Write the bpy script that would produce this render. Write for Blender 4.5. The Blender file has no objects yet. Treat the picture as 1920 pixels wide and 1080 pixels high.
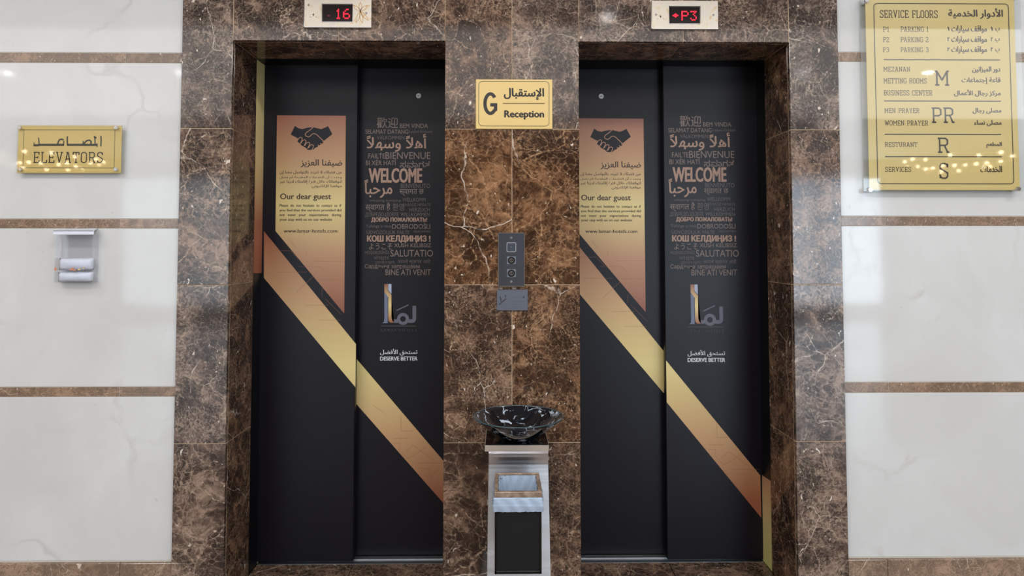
import bpy, bmesh, math, random, unicodedata
from mathutils import Vector, Matrix
random.seed(7)
SC = bpy.context.scene
COL = SC.collection

# ------------------------------------------------------------------ camera
FPX, PCX, PCY = 1250.0, 960.0, 413.0
CAM = Vector((0.0, -2.5, 1.31))
PITCH, YAW = math.radians(2.4), math.radians(-0.7)
cam = bpy.data.cameras.new('camera')
cam.sensor_width = 36.0
cam.lens = 36.0 * FPX / 1920.0
cam.shift_y = -(540.0 - PCY) / 1920.0
cam.clip_start = 0.05
camo = bpy.data.objects.new('camera', cam)
COL.objects.link(camo)
camo.location = CAM
camo.rotation_euler = (math.pi / 2 + PITCH, 0, YAW)
SC.camera = camo
RM = Matrix.Rotation(YAW, 3, 'Z') @ Matrix.Rotation(math.pi / 2 + PITCH, 3, 'X')

def U(px, py, Y=0.0):
    """point of the plane y=Y seen at pixel (px,py) of the 1920x1080 photograph"""
    d = RM @ Vector(((px - PCX) / FPX, -(py - PCY) / FPX, -1.0))
    t = (Y - CAM.y) / d.y
    return CAM + d * t

# ------------------------------------------------------------------ view, world, lights
SC.view_settings.view_transform = 'Standard'
SC.view_settings.look = 'None'
SC.view_settings.gamma = 1.0
SC.view_settings.use_curve_mapping = False
SC.view_settings.exposure = 0.12
SC.cycles.transparent_max_bounces = 32
w = bpy.data.worlds.new('daylight')
SC.world = w
w.use_nodes = True
w.node_tree.nodes['Background'].inputs[0].default_value = (0.75, 0.87, 1.0, 1)
w.node_tree.nodes['Background'].inputs[1].default_value = 1.0

CEIL = 3.05
def area(name, loc, size, power, color, rot=(0, 0, 0)):
    l = bpy.data.lights.new(name, 'AREA')
    l.shape = 'RECTANGLE'; l.size, l.size_y = size
    l.energy = power; l.color = color
    o = bpy.data.objects.new(name, l)
    COL.objects.link(o); o.location = loc; o.rotation_euler = rot
    return o
WARM = (1.0, 0.93, 0.86)
NEUT = (1.0, 0.985, 0.975)
for lx in (-2.4, 0.0, 2.4):                                   # added ceiling lamps close to the lifts, for smooth wall light
    area('added_panel_light', (lx, -1.45, CEIL - 0.03), (1.15, 0.28), 24, NEUT)
# one broad lamp added in place of the bright lobby ceiling
area('added_ceiling_light', (0.0, -4.4, CEIL - 0.03), (15.0, 3.6), 290, NEUT)
# daylight lamps at the unseen rear windows; the left one is added fill
area('window_light_right', (5.0, -10.7, 1.45), (5.0, 2.5), 270, (0.74, 0.86, 1.0), (-math.pi / 2, 0, math.pi))
area('window_light_left', (-5.0, -10.7, 1.45), (5.0, 2.5), 100, (0.86, 0.93, 1.0), (-math.pi / 2, 0, math.pi))

# ------------------------------------------------------------------ helpers
def lin(r, g, b):
    def f(c):
        c /= 255.0
        return c / 12.92 if c <= 0.04045 else ((c + 0.055) / 1.055) ** 2.4
    return (f(r), f(g), f(b), 1.0)

def mat(name, col, rough=0.5, metal=0.0, emis=None, estr=0.0, coat=0.0, spec=0.5):
    m = bpy.data.materials.new(name); m.use_nodes = True
    b = m.node_tree.nodes['Principled BSDF']
    b.inputs['Base Color'].default_value = col
    b.inputs['Roughness'].default_value = rough
    b.inputs['Metallic'].default_value = metal
    b.inputs['Specular IOR Level'].default_value = spec
    b.inputs['Coat Weight'].default_value = coat
    if emis:
        b.inputs['Emission Color'].default_value = emis
        b.inputs['Emission Strength'].default_value = estr
    return m

class NT:
    def __init__(s, m): s.t = m.node_tree; s.n = s.t.nodes; s.b = s.n['Principled BSDF']
    def N(s, typ, **kw):
        n = s.n.new(typ)
        ins = kw.pop('ins', {})
        for k, v in kw.items(): setattr(n, k, v)
        for k, v in ins.items():
            if isinstance(v, bpy.types.NodeSocket): s.t.links.new(v, n.inputs[k])
            else: n.inputs[k].default_value = v
        return n
    def L(s, a, b): s.t.links.new(a, b)
    def ramp(s, fac, stops, interp='LINEAR'):
        r = s.n.new('ShaderNodeValToRGB'); r.color_ramp.interpolation = interp
        e = r.color_ramp.elements
        while len(e) < len(stops): e.new(0.5)
        for i, (p, c) in enumerate(stops):
            e[i].position = p; e[i].color = c if len(c) == 4 else (*c, 1)
        s.L(fac, r.inputs[0]); return r.outputs[0]
    def mix(s, fac, a, b, blend='MIX'):
        m = s.n.new('ShaderNodeMix'); m.data_type = 'RGBA'; m.blend_type = blend
        for sock, v in ((m.inputs[0], fac), (m.inputs[6], a), (m.inputs[7], b)):
            if isinstance(v, bpy.types.NodeSocket): s.L(v, sock)
            else: sock.default_value = v
        return m.outputs[2]
    def math(s, op, a, b=0.0):
        m = s.n.new('ShaderNodeMath'); m.operation = op
        for sock, v in ((m.inputs[0], a), (m.inputs[1], b)):
            if isinstance(v, bpy.types.NodeSocket): s.L(v, sock)
            else: sock.default_value = v
        return m.outputs[0]

def seeded(k, scale=1.0):
    """object coordinates of each stone piece shifted by its own seed"""
    tc = k.N('ShaderNodeTexCoord')
    at = k.N('ShaderNodeAttribute', attribute_type='OBJECT', attribute_name='seed')
    cmb = k.N('ShaderNodeCombineXYZ', ins={'X': at.outputs['Fac'], 'Y': k.math('MULTIPLY', at.outputs['Fac'], 1.7), 'Z': k.math('MULTIPLY', at.outputs['Fac'], 0.6)})
    ad = k.N('ShaderNodeVectorMath', operation='ADD', ins={0: tc.outputs['Object'], 1: cmb.outputs[0]})
    sz = k.N('ShaderNodeAttribute', attribute_type='OBJECT', attribute_name='grain')
    sc = k.N('ShaderNodeVectorMath', operation='SCALE', ins={0: ad.outputs[0], 'Scale': sz.outputs['Fac']})
    return sc.outputs[0]

W1 = (1, 1, 1, 1); K1 = (0, 0, 0, 1)
def marble_brown(name, light=1.0, rough=0.09, fine=1.0, wash=0.0):
    """emperador-like breccia: dark angular clasts in a mottled brown ground, net of tan cracks, short white calcite streaks"""
    m = mat(name, W1, rough); k = NT(m); co = seeded(k)
    def noise(sc, det=4, vec=co, dist=0.0, ro=0.6):
        return k.N('ShaderNodeTexNoise', ins={'Vector': vec, 'Scale': sc * fine, 'Detail': det, 'Roughness': ro, 'Distortion': dist}).outputs[0]
    def warp(sc, amt, vec=co, det=2):
        n = k.N('ShaderNodeTexNoise', ins={'Vector': vec, 'Scale': sc * fine, 'Detail': det})
        s_ = k.N('ShaderNodeVectorMath', operation='SUBTRACT', ins={0: n.outputs['Color'], 1: (0.5, 0.5, 0.5)})
        q = k.N('ShaderNodeVectorMath', operation='SCALE', ins={0: s_.outputs[0], 'Scale': amt / fine})
        return k.N('ShaderNodeVectorMath', operation='ADD', ins={0: vec, 1: q.outputs[0]}).outputs[0]
    wa = warp(5, 0.10); wb_ = warp(22, 0.030, wa, 4); wc_ = warp(60, 0.014, wb_, 3)
    def edge(sc, vec, wd):
        v = k.N('ShaderNodeTexVoronoi', feature='DISTANCE_TO_EDGE', ins={'Vector': vec, 'Scale': sc * fine})
        return k.ramp(v.outputs['Distance'], [(0.0, W1), (wd, K1)])
    def mul(*a):
        r = a[0]
        for q in a[1:]: r = k.math('MULTIPLY', r, q)
        return r
    tone = k.N('ShaderNodeAttribute', attribute_type='OBJECT', attribute_name='tone').outputs['Fac']
    dk = k.mix(tone, lin(52, 43, 40), lin(50, 31, 19))
    md = k.mix(tone, lin(100, 84, 76), lin(98, 65, 42))
    lt = k.mix(tone, lin(152, 132, 118), lin(150, 110, 78))
    vein = k.mix(tone, lin(194, 176, 160), lin(190, 152, 116))
    # mottled ground, strongly broken at small scale, drifting at large scale
    n1 = noise(16, 10, wa, 0.4, 0.72); n0 = noise(4.5, 3, co, 0.5)
    g = k.math('ADD', n1, k.math('MULTIPLY', k.math('SUBTRACT', n0, 0.5), 0.8))
    base = k.mix(k.ramp(g, [(0.40, K1), (0.54, W1)]), dk, md)
    base = k.mix(k.ramp(g, [(0.52, K1), (0.66, W1)]), base, lt)
    # clasts in three sizes
    for sc, vec, lo, amt, e0, e1 in ((9, wb_, 0.56, 0.70, 0.05, 0.10), (24, wb_, 0.50, 0.78, 0.05, 0.13), (58, wc_, 0.50, 0.85, 0.06, 0.15)):
        v = k.N('ShaderNodeTexVoronoi', feature='F1', ins={'Vector': vec, 'Scale': sc * fine, 'Randomness': 1.0})
        d = k.N('ShaderNodeTexVoronoi', feature='DISTANCE_TO_EDGE', ins={'Vector': vec, 'Scale': sc * fine, 'Randomness': 1.0})
        pick = k.ramp(v.outputs['Color'], [(lo, K1), (lo + 0.05, W1)])
        ins = k.ramp(d.outputs['Distance'], [(e0, K1), (e1, W1)])
        base = k.mix(mul(pick, ins, k.ramp(n1, [(0.35, W1), (0.70, (0.35,) * 3)])), base, k.mix(amt, base, dk))
    # crack nets
    # pale crushed matrix between the clasts, in drifts
    fine_ = noise(85, 5, wb_, 0.3, 0.8)
    base = k.mix(mul(k.ramp(noise(7, 4, wa), [(0.46, K1), (0.62, W1)]), k.ramp(fine_, [(0.46, K1), (0.60, W1)]), k.ramp(n0, [(0, (0.9,) * 3), (1, (0.9,) * 3)])), base, k.mix(0.25, lt, vein))
    base = k.mix(k.ramp(noise(150, 3, wc_, 0.0, 0.7), [(0.34, (0.55,) * 3), (0.46, K1)]), base, dk)
    p1 = k.ramp(noise(6, 2), [(0.42, K1), (0.58, W1)]); p2 = k.ramp(noise(8.5, 2, wa), [(0.40, W1), (0.60, K1)])
    gr = k.ramp(noise(130, 2), [(0.40, (0.1,) * 3), (0.60, W1)])
    base = k.mix(mul(edge(9, wb_, 0.018), p1, gr), base, vein)
    base = k.mix(mul(edge(24, wb_, 0.040), p2, gr, k.ramp(n0, [(0, (0.6,) * 3), (1, (0.6,) * 3)])), base, vein)
    base = k.mix(mul(edge(58, wc_, 0.075), gr, k.ramp(noise(5, 2, wb_), [(0.40, (0.1,) * 3), (0.6, (0.6,) * 3)])), base, vein)
    # calcite: long hairline now and then, short thick streaks, flecks
    w3 = warp(4, 0.16, co, 5)
    base = k.mix(mul(edge(3.4, w3, 0.006), k.ramp(noise(3.0, 2), [(0.50, K1), (0.57, W1)]), k.ramp(noise(40, 2), [(0.40, (0.2,) * 3), (0.55, W1)])), base, lin(222, 206, 190))
    mp = k.N('ShaderNodeMapping', ins={0: wb_, 'Scale': (44, 44, 22), 'Rotation': (0, 0.7, 0)})
    fl = k.N('ShaderNodeTexNoise', ins={'Vector': mp.outputs[0], 'Scale': fine, 'Detail': 2, 'Roughness': 0.5}).outputs[0]
    base = k.mix(k.ramp(fl, [(0.715, K1), (0.735, W1)]), base, lin(220, 206, 194))
    base = k.mix(mul(k.ramp(noise(75, 2, wb_), [(0.70, K1), (0.73, W1)]), 0.8), base, lin(214, 196, 176))
    if wash: base = k.mix(wash, base, lin(186, 158, 134))
    if light != 1.0:
        base = k.mix(1.0, base, (light, light, light, 1), 'MULTIPLY')
    k.L(base, k.b.inputs['Base Color'])
    return m

def marble_white(name):
    m = mat(name, W1, 0.06); k = NT(m); co = seeded(k)
    n = k.N('ShaderNodeTexNoise', ins={'Vector': co, 'Scale': 1.6, 'Detail': 6, 'Roughness': 0.6, 'Distortion': 1.2})
    base = k.ramp(n.outputs[0], [(0.35, lin(205, 205, 204)), (0.65, lin(214, 215, 215))])
    w_ = k.N('ShaderNodeTexNoise', ins={'Vector': co, 'Scale': 3.0, 'Detail': 4})
    q = k.N('ShaderNodeVectorMath', operation='SCALE', ins={0: w_.outputs['Color'], 'Scale': 0.5})
    wv = k.N('ShaderNodeVectorMath', operation='ADD', ins={0: co, 1: q.outputs[0]}).outputs[0]
    v = k.N('ShaderNodeTexVoronoi', feature='DISTANCE_TO_EDGE', ins={'Vector': wv, 'Scale': 1.7})
    e = k.ramp(v.outputs['Distance'], [(0.0, W1), (0.03, K1)])
    bk = k.ramp(n.outputs[0], [(0.5, K1), (0.62, W1)])
    base = k.mix(k.math('MULTIPLY', k.math('MULTIPLY', e, bk), 0.30), base, lin(164, 158, 150))
    s_ = k.N('ShaderNodeTexNoise', ins={'Vector': co, 'Scale': 30.0, 'Detail': 2})
    base = k.mix(k.math('MULTIPLY', k.ramp(s_.outputs[0], [(0.74, K1), (0.78, W1)]), 0.25), base, lin(160, 156, 150))
    k.L(base, k.b.inputs['Base Color'])
    # polished stone is never dead flat: a long, very weak wave
    bn = k.N('ShaderNodeTexNoise', ins={'Vector': co, 'Scale': 2.5, 'Detail': 1})
    bp = k.N('ShaderNodeBump', ins={'Strength': 0.25, 'Distance': 0.006, 'Height': bn.outputs[0]})
    k.L(bp.outputs[0], k.b.inputs['Normal'])
    return m

def clear(name, tint=(0.96, 0.98, 0.98, 1), gloss=1.0):
    m = bpy.data.materials.new(name); m.use_nodes = True; t = m.node_tree
    for n in list(t.nodes): t.nodes.remove(n)
    o = t.nodes.new('ShaderNodeOutputMaterial'); mx = t.nodes.new('ShaderNodeMixShader')
    tr = t.nodes.new('ShaderNodeBsdfTransparent'); gl = t.nodes.new('ShaderNodeBsdfGlossy'); fr = t.nodes.new('ShaderNodeLayerWeight')
    tr.inputs[0].default_value = tint; gl.inputs['Roughness'].default_value = 0.03
    fr.inputs[0].default_value = 0.12
    mr = t.nodes.new('ShaderNodeMapRange'); mr.inputs['To Min'].default_value = 0.03; mr.inputs['To Max'].default_value = 0.6; t.links.new(fr.outputs['Facing'], mr.inputs[0]); t.links.new(mr.outputs[0], mx.inputs[0]); t.links.new(tr.outputs[0], mx.inputs[1]); t.links.new(gl.outputs[0], mx.inputs[2])
    t.links.new(mx.outputs[0], o.inputs[0])
    return m

def brushed(name, col, rough=0.3, axis=(1, 60, 1)):
    m = mat(name, col, rough, 1.0); k = NT(m)
    tc = k.N('ShaderNodeTexCoord'); mp = k.N('ShaderNodeMapping', ins={0: tc.outputs['Object'], 'Scale': axis})
    n = k.N('ShaderNodeTexNoise', ins={'Vector': mp.outputs[0], 'Scale': 12.0, 'Detail': 4})
    k.L(k.ramp(n.outputs[0], [(0.3, (rough - .03,) * 3), (0.7, (rough + .04,) * 3)]), k.b.inputs['Roughness'])
    bp = k.N('ShaderNodeBump', ins={'Strength': 0.03, 'Distance': 0.001, 'Height': n.outputs[0]})
    k.L(bp.outputs[0], k.b.inputs['Normal'])
    return m

def gradient_z(name, stops, z0, z1, rough=0.35, grain=True):
    """printed colour run along the height of the sheet (world z between z0 and z1)"""
    m = mat(name, W1, rough); k = NT(m)
    g = k.N('ShaderNodeNewGeometry'); sp = k.N('ShaderNodeSeparateXYZ', ins={0: g.outputs['Position']})
    mr = k.N('ShaderNodeMapRange', ins={'Value': sp.outputs['Z'], 'From Min': z0, 'From Max': z1})
    c = k.ramp(mr.outputs[0], stops)
    k.L(c, k.b.inputs['Base Color'])
    return m

M = {}
M['brown'] = marble_brown('brown_marble', 0.95)
M['reveal'] = marble_brown('reveal_marble_dimmed', 0.8)  # same brown marble, darkened to put the recess shade into its colour
M['soffit'] = marble_brown('soffit_marble_lifted', 1.15)  # same brown marble, brightened in place of light reaching the soffit
M['strip'] = marble_brown('strip_marble', 1.0, 0.12, 1.4, wash=0.32)
M['white'] = marble_white('cream_marble')
M['grout'] = mat('tan_grout', lin(190, 166, 138), 0.8)
M['grout_white'] = mat('pale_grout', lin(205, 198, 186), 0.8)
M['plaster'] = mat('ceiling_paint', lin(228, 226, 222), 0.9)
M['wallpaint'] = mat('lobby_wall_paint', lin(196, 186, 174), 0.7)
M['black_vinyl'] = mat('black_vinyl', lin(17, 14, 22), 0.36, spec=0.28)
M['black_frame'] = mat('black_frame_vinyl', lin(10, 10, 14), 0.36, spec=0.3)
M['shaft'] = mat('shaft_dark', lin(12, 12, 14), 0.8)
M['steel'] = brushed('brushed_steel', lin(222, 222, 226), 0.30, (0.4, 0.4, 9))
M['alu'] = mat('sill_aluminium', lin(170, 172, 175), 0.35, 1.0)
M['chrome'] = mat('chrome', lin(225, 225, 228), 0.12, 1.0)
M['panel_steel'] = mat('mirror_dark_steel', lin(118, 124, 138), 0.20, 1.0)
M['gold'] = mat('gold_sign_sheet', lin(224, 194, 124), 0.32, 0.0, coat=0.2)
M['gold2'] = mat('gold_laminate', lin(224, 190, 116), 0.28, 0.0)
M['ink'] = mat('black_ink', lin(34, 26, 22), 0.45)
M['ink_brown'] = mat('dark_brown_ink', lin(58, 40, 30), 0.5)
M['word_dim'] = mat('copper_print_dim', lin(94, 82, 79), 0.45)
M['word'] = mat('copper_print', lin(126, 107, 98), 0.45)
M['word_hi'] = mat('copper_print_bright', lin(160, 128, 110), 0.45)
M['white_ink'] = mat('white_print', lin(206, 208, 214), 0.5)
M['lock'] = mat('lock_metal', lin(150, 150, 152), 0.4, 0.9)
M['acrylic'] = clear('clear_acrylic')
M['cream_steel'] = None

# ---- mesh building
def finish(o, parent=None, label=None, cat=None, group=None, kind=None):
    if parent: o.parent = parent
    if label: o['label'] = label
    if cat: o['category'] = cat
    if group: o['group'] = group
    if kind: o['kind'] = kind
    return o

def link(name, bm, material, parent=None, loc=None, smooth=False, **kw):
    """loc: world location of the origin; bm coordinates are world, shifted so origin = loc"""
    me = bpy.data.meshes.new(name)
    if loc is None:
        if bm.verts:
            lo = [min(v.co[i] for v in bm.verts) for i in range(3)]; hi = [max(v.co[i] for v in bm.verts) for i in range(3)]
            loc = Vector([(a + b) / 2 for a, b in zip(lo, hi)])
        else: loc = Vector()
    loc = Vector(loc)
    bmesh.ops.translate(bm, verts=bm.verts, vec=-loc)
    bmesh.ops.recalc_face_normals(bm, faces=bm.faces) if kw.pop('recalc', True) else None
    bm.to_mesh(me); bm.free()
    for mm in (material if isinstance(material, (list, tuple)) else [material]): me.materials.append(mm)
    if smooth:
        for p in me.polygons: p.use_smooth = True
    o = bpy.data.objects.new(name, me); COL.objects.link(o)
    po = WLOC.get(parent.name, Vector()) if parent else Vector()
    o.location = loc - po
    WLOC[o.name] = loc
    return finish(o, parent, **kw)
WLOC = {}

def empty(name, loc, **kw):
    o = bpy.data.objects.new(name, None); COL.objects.link(o); o.location = loc; o.empty_display_size = 0.05
    WLOC[o.name] = Vector(loc)
    return finish(o, **kw)

def box(bm, x0, x1, y0, y1, z0, z1, bev=0.0):
    r = bmesh.ops.create_cube(bm, size=1.0)
    vs = r['verts']
    for v in vs:
        v.co = Vector(((x0 + x1) / 2 + v.co.x * (x1 - x0), (y0 + y1) / 2 + v.co.y * (y1 - y0), (z0 + z1) / 2 + v.co.z * (z1 - z0)))
    if bev:
        es = list({e for v in vs for e in v.link_edges})
        bmesh.ops.bevel(bm, geom=es, offset=bev, segments=1, affect='EDGES')
    return bm
def B(*a, **k): return box(bmesh.new(), *a, **k)

def cyl(bm, c, r, h, axis='Y', seg=24, r2=None):
    q = bmesh.ops.create_cone(bm, cap_ends=True, segments=seg, radius1=r, radius2=r if r2 is None else r2, depth=h)
    R = {'Z': Matrix.Identity(4), 'Y': Matrix.Rotation(math.pi / 2, 4, 'X'), 'X': Matrix.Rotation(math.pi / 2, 4, 'Y')}[axis]
    bmesh.ops.transform(bm, matrix=Matrix.Translation(c) @ R, verts=q['verts'])
    return bm

def lathe(bm, prof, c, seg=48):
    rings = []
    for r, z in prof:
        rings.append([bm.verts.new((c[0] + r * math.cos(2 * math.pi * i / seg), c[1] + r * math.sin(2 * math.pi * i / seg), c[2] + z)) for i in range(seg)] if r > 1e-6 else [bm.verts.new((c[0], c[1], c[2] + z))])
    for a, b in zip(rings, rings[1:]):
        for i in range(seg):
            j = (i + 1) % seg
            if len(a) == 1 and len(b) == 1: continue
            if len(a) == 1: bm.faces.new((a[0], b[i], b[j]))
            elif len(b) == 1: bm.faces.new((a[i], b[0], a[j]))
            else: bm.faces.new((a[i], b[i], b[j], a[j]))
    return bm

def poly(bm, pts, Y, th=0.0):
    """flat print in the plane y=Y from (x,z) points; faces the room"""
    vs = [bm.verts.new((p[0], Y, p[1])) for p in pts]
    f = bm.faces.new(vs)
    bmesh.ops.triangulate(bm, faces=[f])
    return bm

def stroke(bm, pts, wd, Y, closed=False, cap=True):
    """ribbon of even width along (x,z) points"""
    n = len(pts); P = [Vector(p) for p in pts]
    segs = [(P[i], P[(i + 1) % n]) for i in range(n if closed else n - 1)]
    for k_, (a, b) in enumerate(segs):
        d = (b - a)
        if d.length < 1e-9: continue
        d.normalize(); s = Vector((-d.y, d.x)) * wd / 2
        vs = [bm.verts.new((q.x, Y, q.y)) for q in (a + s, a - s, b - s, b + s)]
        bm.faces.new(vs)
    joints = P if closed else P[1:-1]
    for q in joints:
        vs = [bm.verts.new((q.x + wd / 2 * math.cos(t * math.pi / 4), Y - 0.00002, q.y + wd / 2 * math.sin(t * math.pi / 4))) for t in range(8)]
        bm.faces.new(vs)
    return bm

def strip(bm, pts, wd, Y, closed=False):
    """mitred ribbon without overlaps"""
    P = [Vector(p) for p in pts]; n = len(P); L_ = []
    for i in range(n):
        a = P[i] - P[i - 1] if (closed or i > 0) else P[1] - P[0]
        b = P[(i + 1) % n] - P[i] if (closed or i < n - 1) else P[i] - P[i - 1]
        a.normalize(); b.normalize(); na, nb = Vector((-a.y, a.x)), Vector((-b.y, b.x))
        m_ = (na + nb); m_.normalize(); m_ = m_ * (wd / 2 / max(m_.dot(na), 0.4))
        L_.append((bm.verts.new((P[i].x + m_.x, Y, P[i].y + m_.y)), bm.verts.new((P[i].x - m_.x, Y, P[i].y - m_.y))))
    for i in range(n if closed else n - 1):
        p, q = L_[i], L_[(i + 1) % n]; bm.faces.new((p[0], p[1], q[1], q[0]))
    return bm

def rrect(x0, x1, z0, z1, r, n=5):
    out = []
    for cx, cz, a0 in ((x1 - r, z1 - r, 0), (x0 + r, z1 - r, 90), (x0 + r, z0 + r, 180), (x1 - r, z0 + r, 270)):
        for i in range(n + 1):
            a = math.radians(a0 + 90 * i / n); out.append((cx + r * math.cos(a), cz + r * math.sin(a)))
    return out

# ---- writing
_AR = {}
for c_ in range(0xFE70, 0xFEFD):
    d_ = unicodedata.decomposition(chr(c_)).split()
    if len(d_) >= 2 and d_[0] in ('<isolated>', '<final>', '<initial>', '<medial>'):
        _AR.setdefault(''.join(chr(int(q, 16)) for q in d_[1:]), {})[d_[0][1:-1]] = chr(c_)
def ar(s):
    L = []; i = 0
    while i < len(s):
        if s[i] == '\u0644' and s[i:i + 2] in _AR and len(s[i:i + 2]) == 2: L.append(s[i:i + 2]); i += 2
        else: L.append(s[i]); i += 1
    jn = lambda q: q == 'ـ' or (q in _AR and 'initial' in _AR[q])
    jp = lambda q: q == 'ـ' or (q in _AR and 'final' in _AR[q])
    out = []
    for n, q in enumerate(L):
        if q not in _AR: out.append(q); continue
        p = n > 0 and jn(L[n - 1]) and jp(q)
        x = n + 1 < len(L) and jn(q) and jp(L[n + 1])
        f = 'medial' if p and x else 'final' if p else 'initial' if x else 'isolated'
        out.append(_AR[q].get(f) or _AR[q]['isolated'])
    return ''.join(reversed(out))

_cache = {}
def glyphs(s):
    if s in _cache: return _cache[s]
    cu = bpy.data.curves.new('tmp', 'FONT'); cu.body = s; cu.size = 1.0; cu.resolution_u = 3
    o = bpy.data.objects.new('tmp', cu); COL.objects.link(o)
    dg = bpy.context.evaluated_depsgraph_get(); dg.update()
    me = bpy.data.meshes.new_from_object(o.evaluated_get(dg))
    vs = [(v.co.x, v.co.y) for v in me.vertices]; fs = [tuple(p.vertices) for p in me.polygons]
    bpy.data.meshes.remove(me); bpy.data.objects.remove(o); bpy.data.curves.remove(cu)
    _cache[s] = (vs, fs); return vs, fs
CAPH = None
def write(bm, s, x0, x1, y0, y1, Y, cap=False, bold=0.0, arabic=False, dx=0.0):
    """letters of s fitted between pixel columns x0..x1 and pixel rows y0..y1 of the plane y=Y.
       cap: rows are cap height and baseline instead of the ink box.  bold: widening in px"""
    global CAPH
    if CAPH is None: CAPH = max(p[1] for p in glyphs('H')[0])
    vs, fs = glyphs(ar(s) if arabic else s)
    if not vs: return
    a = U(x0, y1, Y); b = U(x1, y0, Y)
    ux0, ux1 = min(p[0] for p in vs), max(p[0] for p in vs)
    uy0, uy1 = (0.0, CAPH) if cap else (min(p[1] for p in vs), max(p[1] for p in vs))
    sx = (b.x - a.x) / (ux1 - ux0); sz = (b.z - a.z) / (uy1 - uy0)
    offs = [(0, 0)]
    if bold:
        q = bold * 0.0023 / 2
        offs = [(-q, 0), (q, 0), (0, -q * .6), (0, q * .6), (0, 0)] if bold > 0.5 else [(-q, 0), (q, 0)]
        if bold > 1.7: offs = [(q * c_ * math.cos(t * math.pi / 8), 0.7 * q * c_ * math.sin(t * math.pi / 8)) for c_ in (1, .55) for t in range(16)] + [(0, 0)]
    for j, (ox, oz) in enumerate(offs):
        nv = [bm.verts.new((a.x + (p[0] - ux0) * sx + ox + dx, Y - j * 4e-6, a.z + (p[1] - uy0) * sz + oz)) for p in vs]
        for f in fs:
            try: bm.faces.new([nv[i] for i in f])
            except ValueError: pass

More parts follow.
